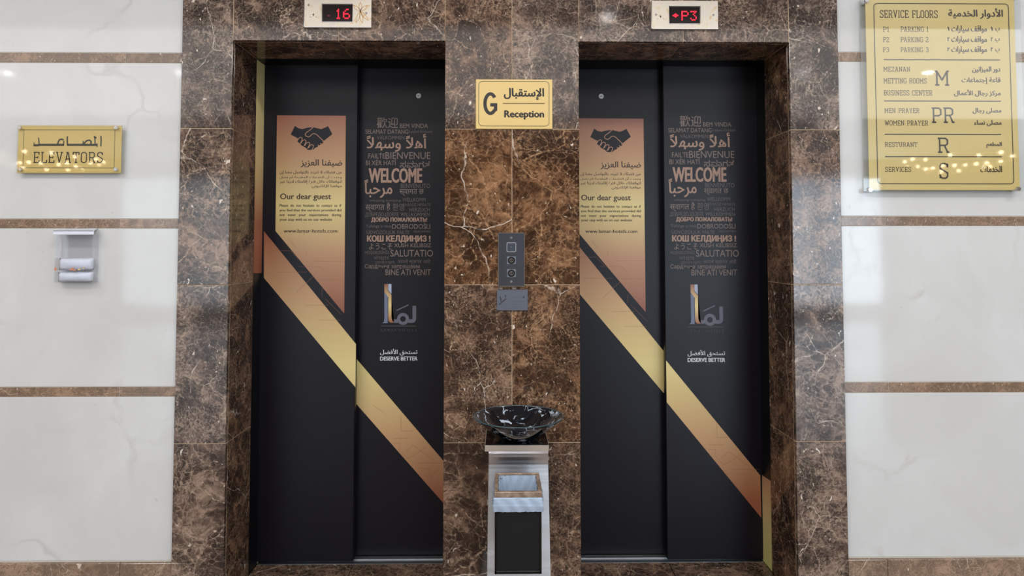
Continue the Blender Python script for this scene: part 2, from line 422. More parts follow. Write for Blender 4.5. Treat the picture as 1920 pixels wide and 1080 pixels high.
# slab letters drawn with strokes: (advance, list of polylines) on a 10-high grid
def _rr(x0, x1, y0, y1, c=1.3): return [(x0 + c, y0), (x1 - c, y0), (x1, y0 + c), (x1, y1 - c), (x1 - c, y1), (x0 + c, y1), (x0, y1 - c), (x0, y0 + c), (x0 + c, y0)]
SL = {
 'A': (6, [[(.9, 0), (2.7, 10), (3.3, 10), (5.1, 0)], [(1.6, 3.4), (4.4, 3.4)], [(0, 0), (1.9, 0)], [(4.1, 0), (6, 0)], [(1.5, 10), (3.2, 10)]]),
 'B': (5.4, [[(1, 0), (1, 10)], [(0, 0), (4, 0), (5.2, 1.2), (5.2, 4), (4.2, 5.2), (1, 5.2)], [(4, 5.2), (4.9, 6.2), (4.9, 8.8), (3.9, 10), (0, 10)]]),
 'C': (5.2, [[(5, 2.4), (5, 1.3), (3.8, 0), (1.6, 0), (.4, 1.3), (.4, 8.7), (1.6, 10), (3.8, 10), (5, 8.7), (5, 7.4)], [(5, 10), (5, 7.4)]]),
 'E': (5.2, [[(1, 0), (1, 10)], [(0, 0), (5, 0), (5, 2.2)], [(0, 10), (4.8, 10), (4.8, 7.8)], [(1, 5.1), (3.8, 5.1)], [(3.8, 4.1), (3.8, 6.1)]]),
 'F': (5, [[(1, 0), (1, 10)], [(0, 0), (2.4, 0)], [(0, 10), (4.9, 10), (4.9, 7.8)], [(1, 5.1), (3.8, 5.1)], [(3.8, 4.1), (3.8, 6.1)]]),
 'G': (5.4, [[(5, 4.4), (5, 1.3), (3.8, 0), (1.6, 0), (.4, 1.3), (.4, 8.7), (1.6, 10), (3.8, 10), (5, 8.7), (5, 7.4)], [(3.2, 4.4), (5.6, 4.4)]]),
 'I': (2.4, [[(1.2, 0), (1.2, 10)], [(0, 0), (2.4, 0)], [(0, 10), (2.4, 10)]]),
 'K': (5.8, [[(1, 0), (1, 10)], [(0, 0), (2.2, 0)], [(0, 10), (2.2, 10)], [(1, 4.2), (4.8, 10)], [(2.2, 6), (5, 0)], [(4, 10), (5.8, 10)], [(4, 0), (6, 0)]]),
 'L': (5, [[(1, 0), (1, 10)], [(0, 0), (5, 0), (5, 2.6)], [(0, 10), (2.4, 10)]]),
 'M': (7.4, [[(1, 0), (1, 10), (3.7, 3.6), (6.4, 10), (6.4, 0)], [(0, 0), (2.2, 0)], [(5.2, 0), (7.4, 0)], [(0, 10), (1.2, 10)], [(6.2, 10), (7.4, 10)]]),
 'N': (6.2, [[(1, 0), (1, 10), (5.2, 0), (5.2, 10)], [(0, 0), (2.2, 0)], [(0, 10), (1.2, 10)], [(4, 10), (6.3, 10)]]),
 'O': (5.4, [_rr(.4, 5, 0, 10)]),
 'P': (5.2, [[(1, 0), (1, 10)], [(0, 0), (2.4, 0)], [(0, 10), (3.9, 10), (5, 8.9), (5, 5.7), (3.9, 4.6), (1, 4.6)]]),
 'R': (5.9, [[(1, 0), (1, 10)], [(0, 0), (2.3, 0)], [(0, 10), (3.9, 10), (5, 8.9), (5, 6), (3.9, 4.9), (1, 4.9)], [(3.4, 4.9), (5, 0)], [(4.4, 0), (6, 0)]]),
 'S': (5.2, [[(4.8, 7.6), (4.8, 8.7), (3.7, 10), (1.6, 10), (.5, 8.7), (.5, 6.8), (4.8, 3.6), (4.8, 1.3), (3.7, 0), (1.6, 0), (.5, 1.3), (.5, 2.4)], [(4.8, 7.4), (4.8, 10)], [(.5, 0), (.5, 2.6)]]),
 'T': (5.6, [[(2.8, 0), (2.8, 10)], [(1.6, 0), (4, 0)], [(.2, 7.6), (.2, 10), (5.4, 10), (5.4, 7.6)]]),
 'U': (6, [[(1, 10), (1, 1.3), (2.2, 0), (3.8, 0), (5, 1.3), (5, 10)], [(0, 10), (2.1, 10)], [(3.9, 10), (6, 10)]]),
 'V': (6, [[(.9, 10), (3, 0), (5.1, 10)], [(0, 10), (2, 10)], [(4, 10), (6, 10)]]),
 'W': (8.4, [[(.9, 10), (2.5, 0), (4.2, 8.4), (5.9, 0), (7.5, 10)], [(0, 10), (2, 10)], [(6.4, 10), (8.4, 10)]]),
 'Y': (5.8, [[(.8, 10), (2.9, 4.6), (5, 10)], [(2.9, 4.6), (2.9, 0)], [(1.7, 0), (4.1, 0)], [(0, 10), (1.8, 10)], [(4, 10), (5.8, 10)]]),
 'Z': (5.4, [[(.5, 7.8), (.5, 10), (4.9, 10), (.5, 0), (5, 0), (5, 2.2)]]),
 '1': (2.8, [[(.2, 8.6), (1.6, 10), (1.6, 0)], [(.4, 0), (2.8, 0)]]),
 '2': (5, [[(.4, 7.6), (.4, 8.8), (1.5, 10), (3.6, 10), (4.7, 8.8), (4.7, 6.6), (.4, 1.2), (.4, 0), (4.8, 0), (4.8, 1.8)]]),
 '3': (5, [[(.4, 8.4), (1.5, 10), (3.6, 10), (4.6, 8.8), (4.6, 6.3), (3.6, 5.2), (2, 5.2)], [(3.6, 5.2), (4.8, 4), (4.8, 1.2), (3.6, 0), (1.5, 0), (.4, 1.4)]]),
 ' ': (3.2, []),
}
def slab(bm, s, x0, x1, y0, y1, Y, wd=1.2, gap=1.3):
    """y0 = cap row, y1 = base row, wd = stroke width in px"""
    a = U(x0, y1, Y); b = U(x1, y0, Y)
    tot = sum(SL[c][0] for c in s) + gap * (len(s) - 1)
    sx = (b.x - a.x) / tot; hw = wd * 0.002
    sz = (b.z - a.z - hw) / 10.0; x = 0
    for c in s:
        adv, pl = SL[c]
        for q in pl:
            stroke(bm, [(a.x + (x + p[0]) * sx, a.z + hw / 2 + p[1] * sz) for p in q], hw, Y)
        x += adv + gap

def rule(bm, x0, x1, y, Y, wd=1.5):
    a = U(x0, y, Y); b = U(x1, y, Y); z = (a.z + b.z) / 2
    stroke(bm, [(a.x, z), (b.x, z)], wd * 0.002, Y)

# ------------------------------------------------------------------ setting: floor, ceiling, lobby walls
RW = 10.0; RB = -10.6
def floor_material():
    m = mat('lobby_floor_stone', W1, 0.12); k = NT(m)
    tc = k.N('ShaderNodeTexCoord')
    n = k.N('ShaderNodeTexNoise', ins={'Vector': tc.outputs['Object'], 'Scale': 1.5, 'Detail': 6})
    c = k.ramp(n.outputs[0], [(0.35, lin(112, 94, 80)), (0.65, lin(136, 116, 100))])
    br = k.N('ShaderNodeTexBrick', offset=0.0, ins={'Vector': tc.outputs['Object'], 'Scale': 1.0, 'Mortar Size': 0.003, 'Brick Width': 0.8, 'Row Height': 0.8, 'Color1': W1, 'Color2': W1, 'Mortar': (0.35, 0.3, 0.26, 1)})
    k.L(k.mix(1.0, c, br.outputs[0], 'MULTIPLY'), k.b.inputs['Base Color'])
    return m
link('floor', box(B(-RW, RW, RB, 0.0, -0.1, 0.0), -RW, RW, -0.01, 0.6, -0.1, -0.031), floor_material(), kind='structure', label='brown polished stone floor of the lift lobby')
link('ceiling', B(-RW, RW, RB, 0.6, CEIL, CEIL + 0.1), M['plaster'], kind='structure', label='white plaster ceiling above the lift lobby')
link('wall_west', B(-RW - 0.1, -RW, RB, 0.6, 0, CEIL), M['wallpaint'], kind='structure', label='beige side wall far left of the lifts')
link('wall_east', B(RW, RW + 0.1, RB, 0.6, 0, CEIL), M['wallpaint'], kind='structure', label='beige side wall far right of the lifts')
# unseen rear wall; its left glazed opening is added for frontal fill
bm = bmesh.new()
for x0, x1, z0, z1 in ((-RW, -7.6, 0, CEIL), (-2.4, 2.4, 0, CEIL), (7.6, RW, 0, CEIL), (-7.6, -2.4, 2.72, CEIL), (2.4, 7.6, 2.72, CEIL), (-7.6, -2.4, 0, 0.16), (2.4, 7.6, 0, 0.16)):
    box(bm, x0, x1, RB - 0.15, RB, z0, z1)
link('wall_rear', bm, M['wallpaint'], kind='structure', label='beige rear wall facing the lifts with two glazed openings')
dark_metal = mat('window_frame_metal', lin(70, 66, 62), 0.4, 0.8)
for n_, sx in enumerate((-5.0, 5.0)):
    wn = empty('window_%d' % (n_ + 1), (sx, RB, 0.16), kind='structure', label='glazed opening in the rear wall, %s one' % ('left' if sx < 0 else 'right'))
    for i in range(5):
        xx = sx - 2.56 + i * 1.28
        link('mullion', B(xx - 0.03, xx + 0.03, RB - 0.09, RB - 0.03, 0.16, 2.72), dark_metal, wn)
    for i in range(4):
        xx = sx - 2.56 + i * 1.28
        link('pane', B(xx + 0.03, xx + 1.25, RB - 0.065, RB - 0.055, 0.16, 2.72), M['acrylic'], wn)

# ------------------------------------------------------------------ the lift wall in brown marble
Z_TOP = CEIL
xa = (U(342, 10).x + U(331, 540).x + U(321, 1060).x) / 3       # outer left edge of the surround
xb = U(431, 400).x                                            # left opening, left side
xc = U(833, 400).x                                            # left opening, right side
xd = U(1087, 400).x                                           # right opening, left side
xe = U(1485, 400).x
xf = (U(1570, 10).x + U(1581, 540).x + U(1592, 1060).x) / 3
xm = U(960, 400).x
zo = (U(500, 76.5).z + U(800, 77.5).z + U(1400, 79).z) / 3       # head of the openings
zj = [0.0, (U(385, 832).z + U(1535, 828).z) / 2, (U(385, 536).z + U(1535, 532).z) / 2, (U(385, 243).z + U(1535, 241).z) / 2]
DM = 0.242                                                    # depth of the marble reveal
DF = 0.335                                                    # plane of the front door leaf
DBK = 0.385                                                   # plane of the rear door leaf
print('X', xa, xb, xc, xm, xd, xe, xf, 'zo', zo, 'zj', zj)

wc = empty('wall_center', (0, 0, 0), kind='structure', label='brown veined marble wall around the two lift doors')
bm = bmesh.new(); g = 0.0012
for x0, x1, z0 in ((xa, xb, 0), (xc, xd, 0), (xe, xf, 0), (xb, xc, zo), (xd, xe, zo)):
    if z0 == 0: box(bm, x0 + g, x1 - g, g, 0.60, 0, Z_TOP)
    else: box(bm, x0 + g - 0.01, x1 - g + 0.01, g, 0.60, z0 + g, Z_TOP)
link('wall_core', bm, M['grout'], wc)
SEED = [3.0]; SLABS = []
def slabpiece(name, dims, m, parent, tone=0.5, bev=0.0012, seed=None):
    o = link(name, B(*dims, bev=bev), m, parent)
    SEED[0] += 3.37
    o['seed'] = float(SEED[0] if seed is None else seed); o['tone'] = float(tone)
    o['grain'] = (0.72, 1.05, 0.86, 1.3, 0.95, 0.65, 1.15)[len(SLABS) % 7] if name == 'marble_slab' else 1.0; SLABS.append(o)
    return o
jt = 0.0010
rows = [(0.0, zj[1]), (zj[1], zj[2]), (zj[2], zj[3]), (zj[3], zj[3] + 0.6), (zj[3] + 0.6, Z_TOP)]
tones = {'l': [0.25, 0.15, 0.45, 0.12, 0.1], 'p1': [0.5, 0.6, 1.0, 0.55, 0.5], 'p2': [0.55, 0.85, 1.0, 0.25, 0.3], 'r': [0.2, 0.15, 0.45, 0.05, 0.05]}
for key, x0, x1 in (('l', xa, xb), ('p1', xc, xm), ('p2', xm, xd), ('r', xe, xf)):
    for i, (z0, z1) in enumerate(rows):
        slabpiece('marble_slab', (x0 + jt, x1 - jt, 0.0, 0.02, z0 + jt, z1 - jt), M['brown'], wc, tones[key][i])
for x0, x1, jx, tn in ((xb, xc, U(635, 40).x, 0.3), (xd, xe, U(1281, 40).x, 0.12)):
    for a, b, q in ((x0, jx, 0), (jx, x1, 0.15)):
        slabpiece('marble_slab', (a + jt, b - jt, 0.0, 0.02, zo + jt, zj[3] + 0.6 - jt), M['brown'], wc, tn + q)
        slabpiece('marble_slab', (a + jt, b - jt, 0.0, 0.02, zj[3] + 0.6 + jt, Z_TOP), M['brown'], wc, tn + q)
        # soffit of the opening
        slabpiece('soffit_slab', (a + jt, b - jt, 0.021, DM, zo, zo + 0.02), M['soffit'], wc, 0.4, bev=0.0005)
    # reveals
    for xx, s in ((x0, 1), (x1, -1)):
        for (z0, z1) in rows[:4]:
            z1 = min(z1, zo)
            a, b = (xx - 0.02, xx) if s == 1 else (xx, xx + 0.02)
            slabpiece('reveal_slab', (a, b, 0.021, DM, z0 + jt, z1 - jt), M['reveal'], wc, 0.75, bev=0.0005)
    # threshold stones
    mid = (x0 + x1) / 2
    for a, b in ((x0, mid), (mid, x1)):
        slabpiece('threshold_slab', (a + jt, b - jt, 0.0, DF - 0.004, -0.03, 0.0), M['reveal'], wc, 0.5)

# ------------------------------------------------------------------ white walls with brown bands
WP = 0.02                                                     # the white facing lies a little behind the brown surround
def band_z(rows_px):
    return [(U(*a, WP).z, U(*b, WP).z) for a, b in rows_px]
bandsL = band_z([((160, 117.5), (160, 99)), ((160, 428), (160, 410.5)), ((160, 744), (160, 725.5))])
bandsR = band_z([((1750, 116), (1750, 98.5)), ((1750, 423.5), (1750, 405.5)), ((1750, 736), (1750, 716.5))])
zbL = U(160, 1052, WP).z; zbR = U(1750, 1044, WP).z
for side, sgn, xin, bands, zb, jx in (('left', -1, xa, bandsL, zbL, U(230, 400, WP).x), ('right', 1, xf, bandsR, zbR, U(1660, 400, WP).x)):
    wall = empty('wall_' + side, (xin, WP, 0), kind='structure', label='cream marble wall with brown bands on the %s of the lifts' % side)
    base = empty('baseboard_' + side, (xin, WP, 0), kind='structure', label='brown marble skirting at the foot of the %s wall' % side)
    far = sgn * RW
    lo, hi = sorted((xin, far))
    link('wall_core', B(lo, hi, WP + 0.0015, 0.6, 0, CEIL), M['grout_white'], wall)
    zs = [zb] + [q for b_ in reversed(bands) for q in b_] + [CEIL]
    def spans(first, step, w0=xin, end=far):
        xs = [w0]; x = first
        while (x - end) * sgn < 0: xs.append(x); x += sgn * step
        xs.append(end); return [tuple(sorted(p)) for p in zip(xs, xs[1:])]
    for i in range(0, len(zs) - 1, 2):
        z0, z1 = zs[i], zs[i + 1]
        pieces = [(z0, z1)] if z1 - z0 < 0.8 else [(z0, z0 + 0.585), (z0 + 0.585, z1)]
        for z0, z1 in pieces:
            for x0, x1 in spans(xin + sgn * 1.22, 1.22):
                slabpiece('wall_tile', (x0 + 0.001, x1 - 0.001, WP, WP + 0.02, z0 + 0.0012, z1 - 0.0012), M['white'], wall, 0.0)
    for (z0, z1) in bands:
        for x0, x1 in spans(jx + random.uniform(-0.01, 0.01), 0.60):
            if abs(x0) > 4.5 and abs(x1) > 4.5: continue
            slabpiece('stone_band', (x0 + 0.0012, x1 - 0.0012, WP - 0.0005, WP + 0.02, z0 + 0.0008, z1 - 0.0008), M['strip'], wall, random.uniform(0.35, 0.6), bev=0.0006)
    for x0, x1 in spans(jx - sgn * 0.03, 0.60):
        if abs(x0) > 4.5 and abs(x1) > 4.5: continue
        slabpiece('skirting_stone', (x0 + 0.0008, x1 - 0.0008, WP - 0.016, WP, 0.0, zb - 0.003), M['strip'], base, 0.4)

# ------------------------------------------------------------------ lift doors
Zg = lambda py, Y: U(700, py, Y).z
RUST, GOLDC, TAN = lin(146, 86, 60), lin(222, 204, 138), lin(196, 156, 112)
RUST2 = lin(150, 98, 76)
z_p0, z_p1 = Zg(588, DF), Zg(216, DF)
poster_m = gradient_z('bronze_gold_sheet', [(0.0, lin(138, 76, 56)), (0.28, lin(180, 134, 98)), (0.54, lin(216, 196, 132)), (0.78, lin(184, 142, 102)), (1.0, lin(150, 92, 70))], z_p0, z_p1)
band_m = gradient_z('bronze_gold_ribbon', [(0.0, RUST), (0.25, TAN), (0.5, GOLDC), (0.75, TAN), (1.0, RUST)], Zg(940, DF), Zg(440, DF))
jambL_m = gradient_z('gold_to_rust_jamb', [(0.0, lin(150, 86, 60)), (0.22, lin(180, 116, 84)), (0.5, lin(232, 206, 148)), (1.0, lin(246, 236, 166))], Zg(500, DF), Zg(122, DF))
jambR_m = gradient_z('rust_to_gold_jamb', [(0.0, lin(214, 204, 128)), (0.5, lin(216, 190, 128)), (1.0, lin(176, 132, 98))], Zg(1050, DF), Zg(896, DF))
line_m = mat('thin_copper_line', lin(136, 82, 60), 0.45)
logo_blue = mat('logo_slate', lin(108, 116, 140), 0.45)
logo_grey = mat('logo_grey', lin(98, 98, 112), 0.45)
logo_lite = mat('logo_light', lin(168, 176, 200), 0.45)

# word cloud, laid out on the rear leaf of the left lift, measured in pixels
WORDS = [  # text, x0, x1, y0, y1, mode, tone, bold
 ('歡迎', 706.4, 746.5, 219.9, 240.3, 'b', 1, 0), ('BEM VINDA', 750, 802.4, 232.0, 240.0, 'c', 1, 0),
 ('SELAMAT DATANG', 685, 765.5, 243.1, 250.8, 'c', 1, 0), ('Laipni lūdzam', 767.5, 810.3, 244.2, 248.8, 'c', 0, 0),
 ('VÄLKOMMEN', 706.7, 758.5, 255.0, 261.4, 'c', 0, 0), ('أهلاً وسهلاً', 688, 799.4, 251.5, 284.3, 'a', 2, 1),
 ('FAILTE', 690.7, 722.0, 288.0, 297.0, 'c', 1, 0), ('BIENVENUE', 722.8, 807, 285.4, 298, 'c', 1, 0),
 ('BI XÊR HATÎ', 686, 742.8, 301.2, 309.6, 'c', 1, 0), ('ಸವಾಗತ', 750, 806, 301.9, 314.4, 'b', 1, 0),
 ('WELCOME', 692, 791, 316.2, 341.8, 'c', 2, 1.9), ('مرحباً', 683.7, 735.2, 336.5, 371, 'a', 2, 1),
 ('BENVENUTO', 751.5, 806.5, 344.5, 352.8, 'c', 0, 0), ('स्वागत छ', 749, 794.7, 355, 367.3, 'b', 1, 0),
 ('wilujeng sumping', 692.9, 751.5, 373.6, 377.7, 'c', 0, 0), ('WËLLKOMM', 754.5, 797.8, 371.2, 377.7, 'c', 0, 0),
 ('स्वागत है', 685, 732, 380, 397.5, 'b', 1, 0), ('환영', 736, 758, 381, 394.8, 'b', 0, 0),
 ('ΚΑΛΩΣ ΗΡΘΑΤΕ', 760, 807.5, 381.8, 386.4, 'c', 0, 0), ('HERZLICH', 767.8, 806, 389.8, 396.6, 'c', 0, 0),
 ('ДОБРЕДОЈДОВТЕ', 684.8, 747.4, 398.9, 405.7, 'c', 0, 0), ('WILLKOMMEN', 751, 806, 398.9, 405.7, 'c', 0, 0),
 ('ДОБРО ПОЖАЛОВАТЬ!', 696.5, 800.3, 408.6, 415.4, 'c', 2, 1), ('Tuhinga o mua', 686, 734, 421, 426.5, 'c', 0, 0),
 ('DOBRODOŠLI', 735.5, 806.6, 420.2, 428.9, 'c', 1, 0), ('ÜDVÖZÖLJÜK', 687.5, 742, 432.3, 438.8, 'c', 0, 0),
 ('FÁILTE', 745, 767.5, 432.3, 438.8, 'c', 0, 0), ('VELKOMMEN', 774.7, 807, 432.3, 435.9, 'c', 0, 0),
 ('КОШ КЕЛДИҢИЗ !', 688.7, 806.6, 442.4, 452.7, 'c', 2, 1.5), ('ようこそ', 692, 735.6, 456, 468, 'b', 1, 0),
 ('XUSH KELIBSIZ', 739, 808.5, 456.5, 463.6, 'c', 1, 0), ('HOŞGELDİNİZ', 684.5, 730, 470.6, 476, 'c', 0, 0),
 ('SALUTATIO', 732, 812, 468.6, 481, 'c', 1, 0), ('VÍTEJTE', 701, 729, 481, 486.4, 'c', 0, 0),
 ('კეთილი იყოს', 703, 740, 488.5, 495.7, 'b', 0, 0), ('आपले स्वागत आहे', 745, 807, 485.5, 495.7, 'b', 0, 0),
 ('Сардэчна запрашаем', 684, 786.8, 495.6, 503, 'c', 1, 0), ('BINE ATI VENIT', 723, 808, 505, 515.8, 'c', 1, 0),
]
def words(parent, Y, dx):
    """dx shifts the layout, which is measured on the plane y=DBK"""
    bms = [bmesh.new() for _ in range(3)]
    for s, x0, x1, y0, y1, md, tn, bd in WORDS:
        write(bms[tn], s, x0, x1, y0, y1, DBK, cap=(md == 'c'), bold=bd, arabic=(md == 'a'), dx=dx)
    wb = bmesh.new()
    write(wb, 'تستحق الأفضل', 713, 782.6, 654, 666.6, DBK, bold=.5, arabic=True, dx=dx)
    write(wb, 'DESERVE BETTER', 713, 782.6, 668.6, 675.9, DBK, cap=True, bold=.7, dx=dx)
    for b_, m_, lb in zip(bms + [wb], (M['word_dim'], M['word'], M['word_hi'], M['white_ink']), ('dim copper welcome words', 'copper welcome words', 'bright copper welcome words', 'white lettering')):
        for v in b_.verts: v.co.y += Y - DBK - 0.0007
        link('lettering', b_, m_, parent, label=lb, recalc=False)
    # emblem
    def q(x, y): p = U(670 + x / 5.684, 510 + y / 5.684, DBK); return (p.x + dx, p.z)
    Yp = Y - 0.0007; hw = 0.0023 / 5.684
    b_ = bmesh.new()
    poly(b_, [q(288, 215), q(325, 260), q(325, 545), q(265, 545), q(283, 528), q(288, 490)], Yp)
    link('emblem', b_, logo_blue, parent, label='slate blue upright of the emblem', recalc=False)
    b_ = bmesh.new(); poly(b_, [q(330, 128), q(364, 128), q(364, 235), q(330, 196)], Yp)
    link('emblem', b_, logo_lite, parent, label='pale top corner of the emblem', recalc=False)
    b_ = bmesh.new()
    poly(b_, [q(288, 128), q(327, 128), q(327, 200), q(364, 243), q(364, 480), q(372, 515), q(392, 540), q(350, 540), q(333, 520), q(330, 480), q(330, 268), q(288, 212)], Yp - 0.0001)
    link('emblem', b_, gradient_z('emblem_bronze', [(0, lin(150, 88, 60)), (0.45, lin(228, 204, 140)), (1, lin(140, 84, 62))], q(0, 540)[1], q(0, 128)[1]) if 'emb' not in M else M['emb'], parent, label='bronze to gold fold of the emblem', recalc=False)
    M['emb'] = bpy.data.materials['emblem_bronze']
    b_ = bmesh.new()
    cx, cy = 487, 500
    for i in range(28):
        t0, t1 = 2 * math.pi * i / 28, 2 * math.pi * (i + 1) / 28
        vs = [q(cx + r * math.cos(t), cy + r * math.sin(t)) for r, t in ((64, t0), (64, t1), (30, t1), (30, t0))]
        b_.faces.new([b_.verts.new((p[0], Yp - 0.0001, p[1])) for p in vs])
    poly(b_, [q(385, 503), q(432, 503), q(432, 542), q(392, 542)], Yp)
    poly(b_, [q(542, 503), q(588, 503), q(588, 360), q(627, 360), q(627, 505), q(612, 535), q(585, 542), q(542, 542)], Yp)
    stroke(b_, [q(418, 410), q(545, 350)], 11 * hw, Yp)
    link('emblem', b_, logo_grey, parent, label='grey letters of the emblem', recalc=False)
    b_ = bmesh.new()
    stroke(b_, [q(252, 575), q(630, 575)], 5 * hw, Yp)
    write(b_, 'L A M A R  H O T E L S', 670 + 255 / 5.684, 670 + 630 / 5.684, 616.6, 621.2, DBK, cap=True, bold=.3, dx=dx)
    for v in b_.verts: v.co.y = Yp
    link('lettering', b_, M['word_dim'], parent, label='small spaced capitals under the emblem', recalc=False)

def poster(parent, Y, dx):
    def q(x, y): p = U(x, y, DF); return (p.x + dx, p.z)
    Yp = Y - 0.0006
    b_ = bmesh.new()
    poly(b_, [q(519.5, 216), q(648.5, 217), q(645.5, 588), q(516.5, 433)], Yp)
    link('poster', b_, poster_m, parent, label='bronze and gold notice with a slanted foot', recalc=False)
    def c(x, y): return q(500 + x / 6.75, 200 + y / 6.75)
    b_ = bmesh.new()
    poly(b_, [c(*p) for p in ((358, 243), (400, 272), (450, 285), (510, 268), (560, 262), (600, 262), (650, 275), (690, 285), (740, 265), (778, 247), (832, 348), (722, 435), (718, 460), (690, 472), (665, 492), (640, 510), (615, 522), (590, 545), (560, 548), (520, 548), (495, 520), (470, 508), (440, 490), (425, 470), (388, 440), (400, 405), (305, 352))], Yp - 0.0003)
    link('handshake_picture', b_, M['black_vinyl'], parent, recalc=False)
    b_ = bmesh.new(); lw = 9 * 0.0023 / 6.75
    stroke(b_, [c(*p) for p in ((588, 262), (548, 298), (500, 330), (488, 352), (500, 374), (530, 384), (556, 370), (575, 348), (606, 340), (634, 354), (722, 437))], lw, Yp - 0.0006)
    for k_ in range(4):
        ox, oy = k_ * 47, k_ * 31
        stroke(b_, [c(390 + ox, 432 + oy), c(408 + ox, 400 + oy), c(432 + ox, 386 + oy), c(452 + ox, 398 + oy), c(448 + ox, 425 + oy), c(424 + ox, 470 + oy)], lw, Yp - 0.0006)
    for x_, y_ in ((722, 455), (692, 475), (662, 498)):
        stroke(b_, [c(x_, y_), c(x_ - 14, y_ - 14)], lw, Yp - 0.0006)
    link('handshake_lines', b_, mat('tan_line', lin(168, 124, 98), 0.45) if 'tanl' not in M else M['tanl'], parent, recalc=False)
    M['tanl'] = bpy.data.materials['tan_line']
    b_ = bmesh.new()
    W_ = lambda s, x0, x1, y0, y1, **k: write(b_, s, x0, x1, y0, y1, DF, dx=dx, **k)
    W_('ضيفنا العزيز', 564, 641.5, 299, 314, arabic=True, bold=.8)
    W_('من فضلك لا تتردد بالتواصل معنا إن', 524.5, 640.7, 320.0, 327.4, arabic=True, bold=.3)
    W_('وجدت أن الخدمات المقدمة لم تصل', 524.5, 640.7, 328.8, 336.2, arabic=True, bold=.3)
    W_('لتوقعاتك خلال فترة إقامتك لدينا عبر', 524.5, 640.7, 337.4, 344.9, arabic=True, bold=.3)
    W_('موقعنا الإلكتروني', 584.5, 640.7, 346, 353.6, arabic=True, bold=.3)
    W_('Our dear guest', 525.5, 620.7, 363.2, 373.3, cap=True, bold=.7)
    W_('Please  do  not  hesitate  to  contact  us  if', 524.4, 640, 382.8, 387.7, cap=True, bold=.4)
    W_('you find that the services provided did', 524.4, 640, 391.6, 396.3, cap=True, bold=.4)
    W_('not   meet   your   expectations   during', 524.4, 640, 400.5, 405.2, cap=True, bold=.4)
    W_('your stay with us on our website', 524.4, 622.7, 409.1, 413.8, cap=True, bold=.4)
    W_('www.lamar-hotels.com', 532, 632.3, 429.6, 436, cap=True, bold=.5)
    for v in b_.verts: v.co.y += Y - DF - 0.0009
    link('lettering', b_, M['ink_brown'], parent, recalc=False)
    b_ = bmesh.new()
    for pts in (((560, 500), (600, 500), (612, 512)), ((590, 490), (644, 490)), ((575, 480), (575, 470)), ((600, 524), (640, 524)), ((545, 452), (556, 466))):
        stroke(b_, [q(*p) for p in pts], 0.0009, Yp - 0.0003)
    link('fine_lines', b_, line_m, parent, recalc=False)

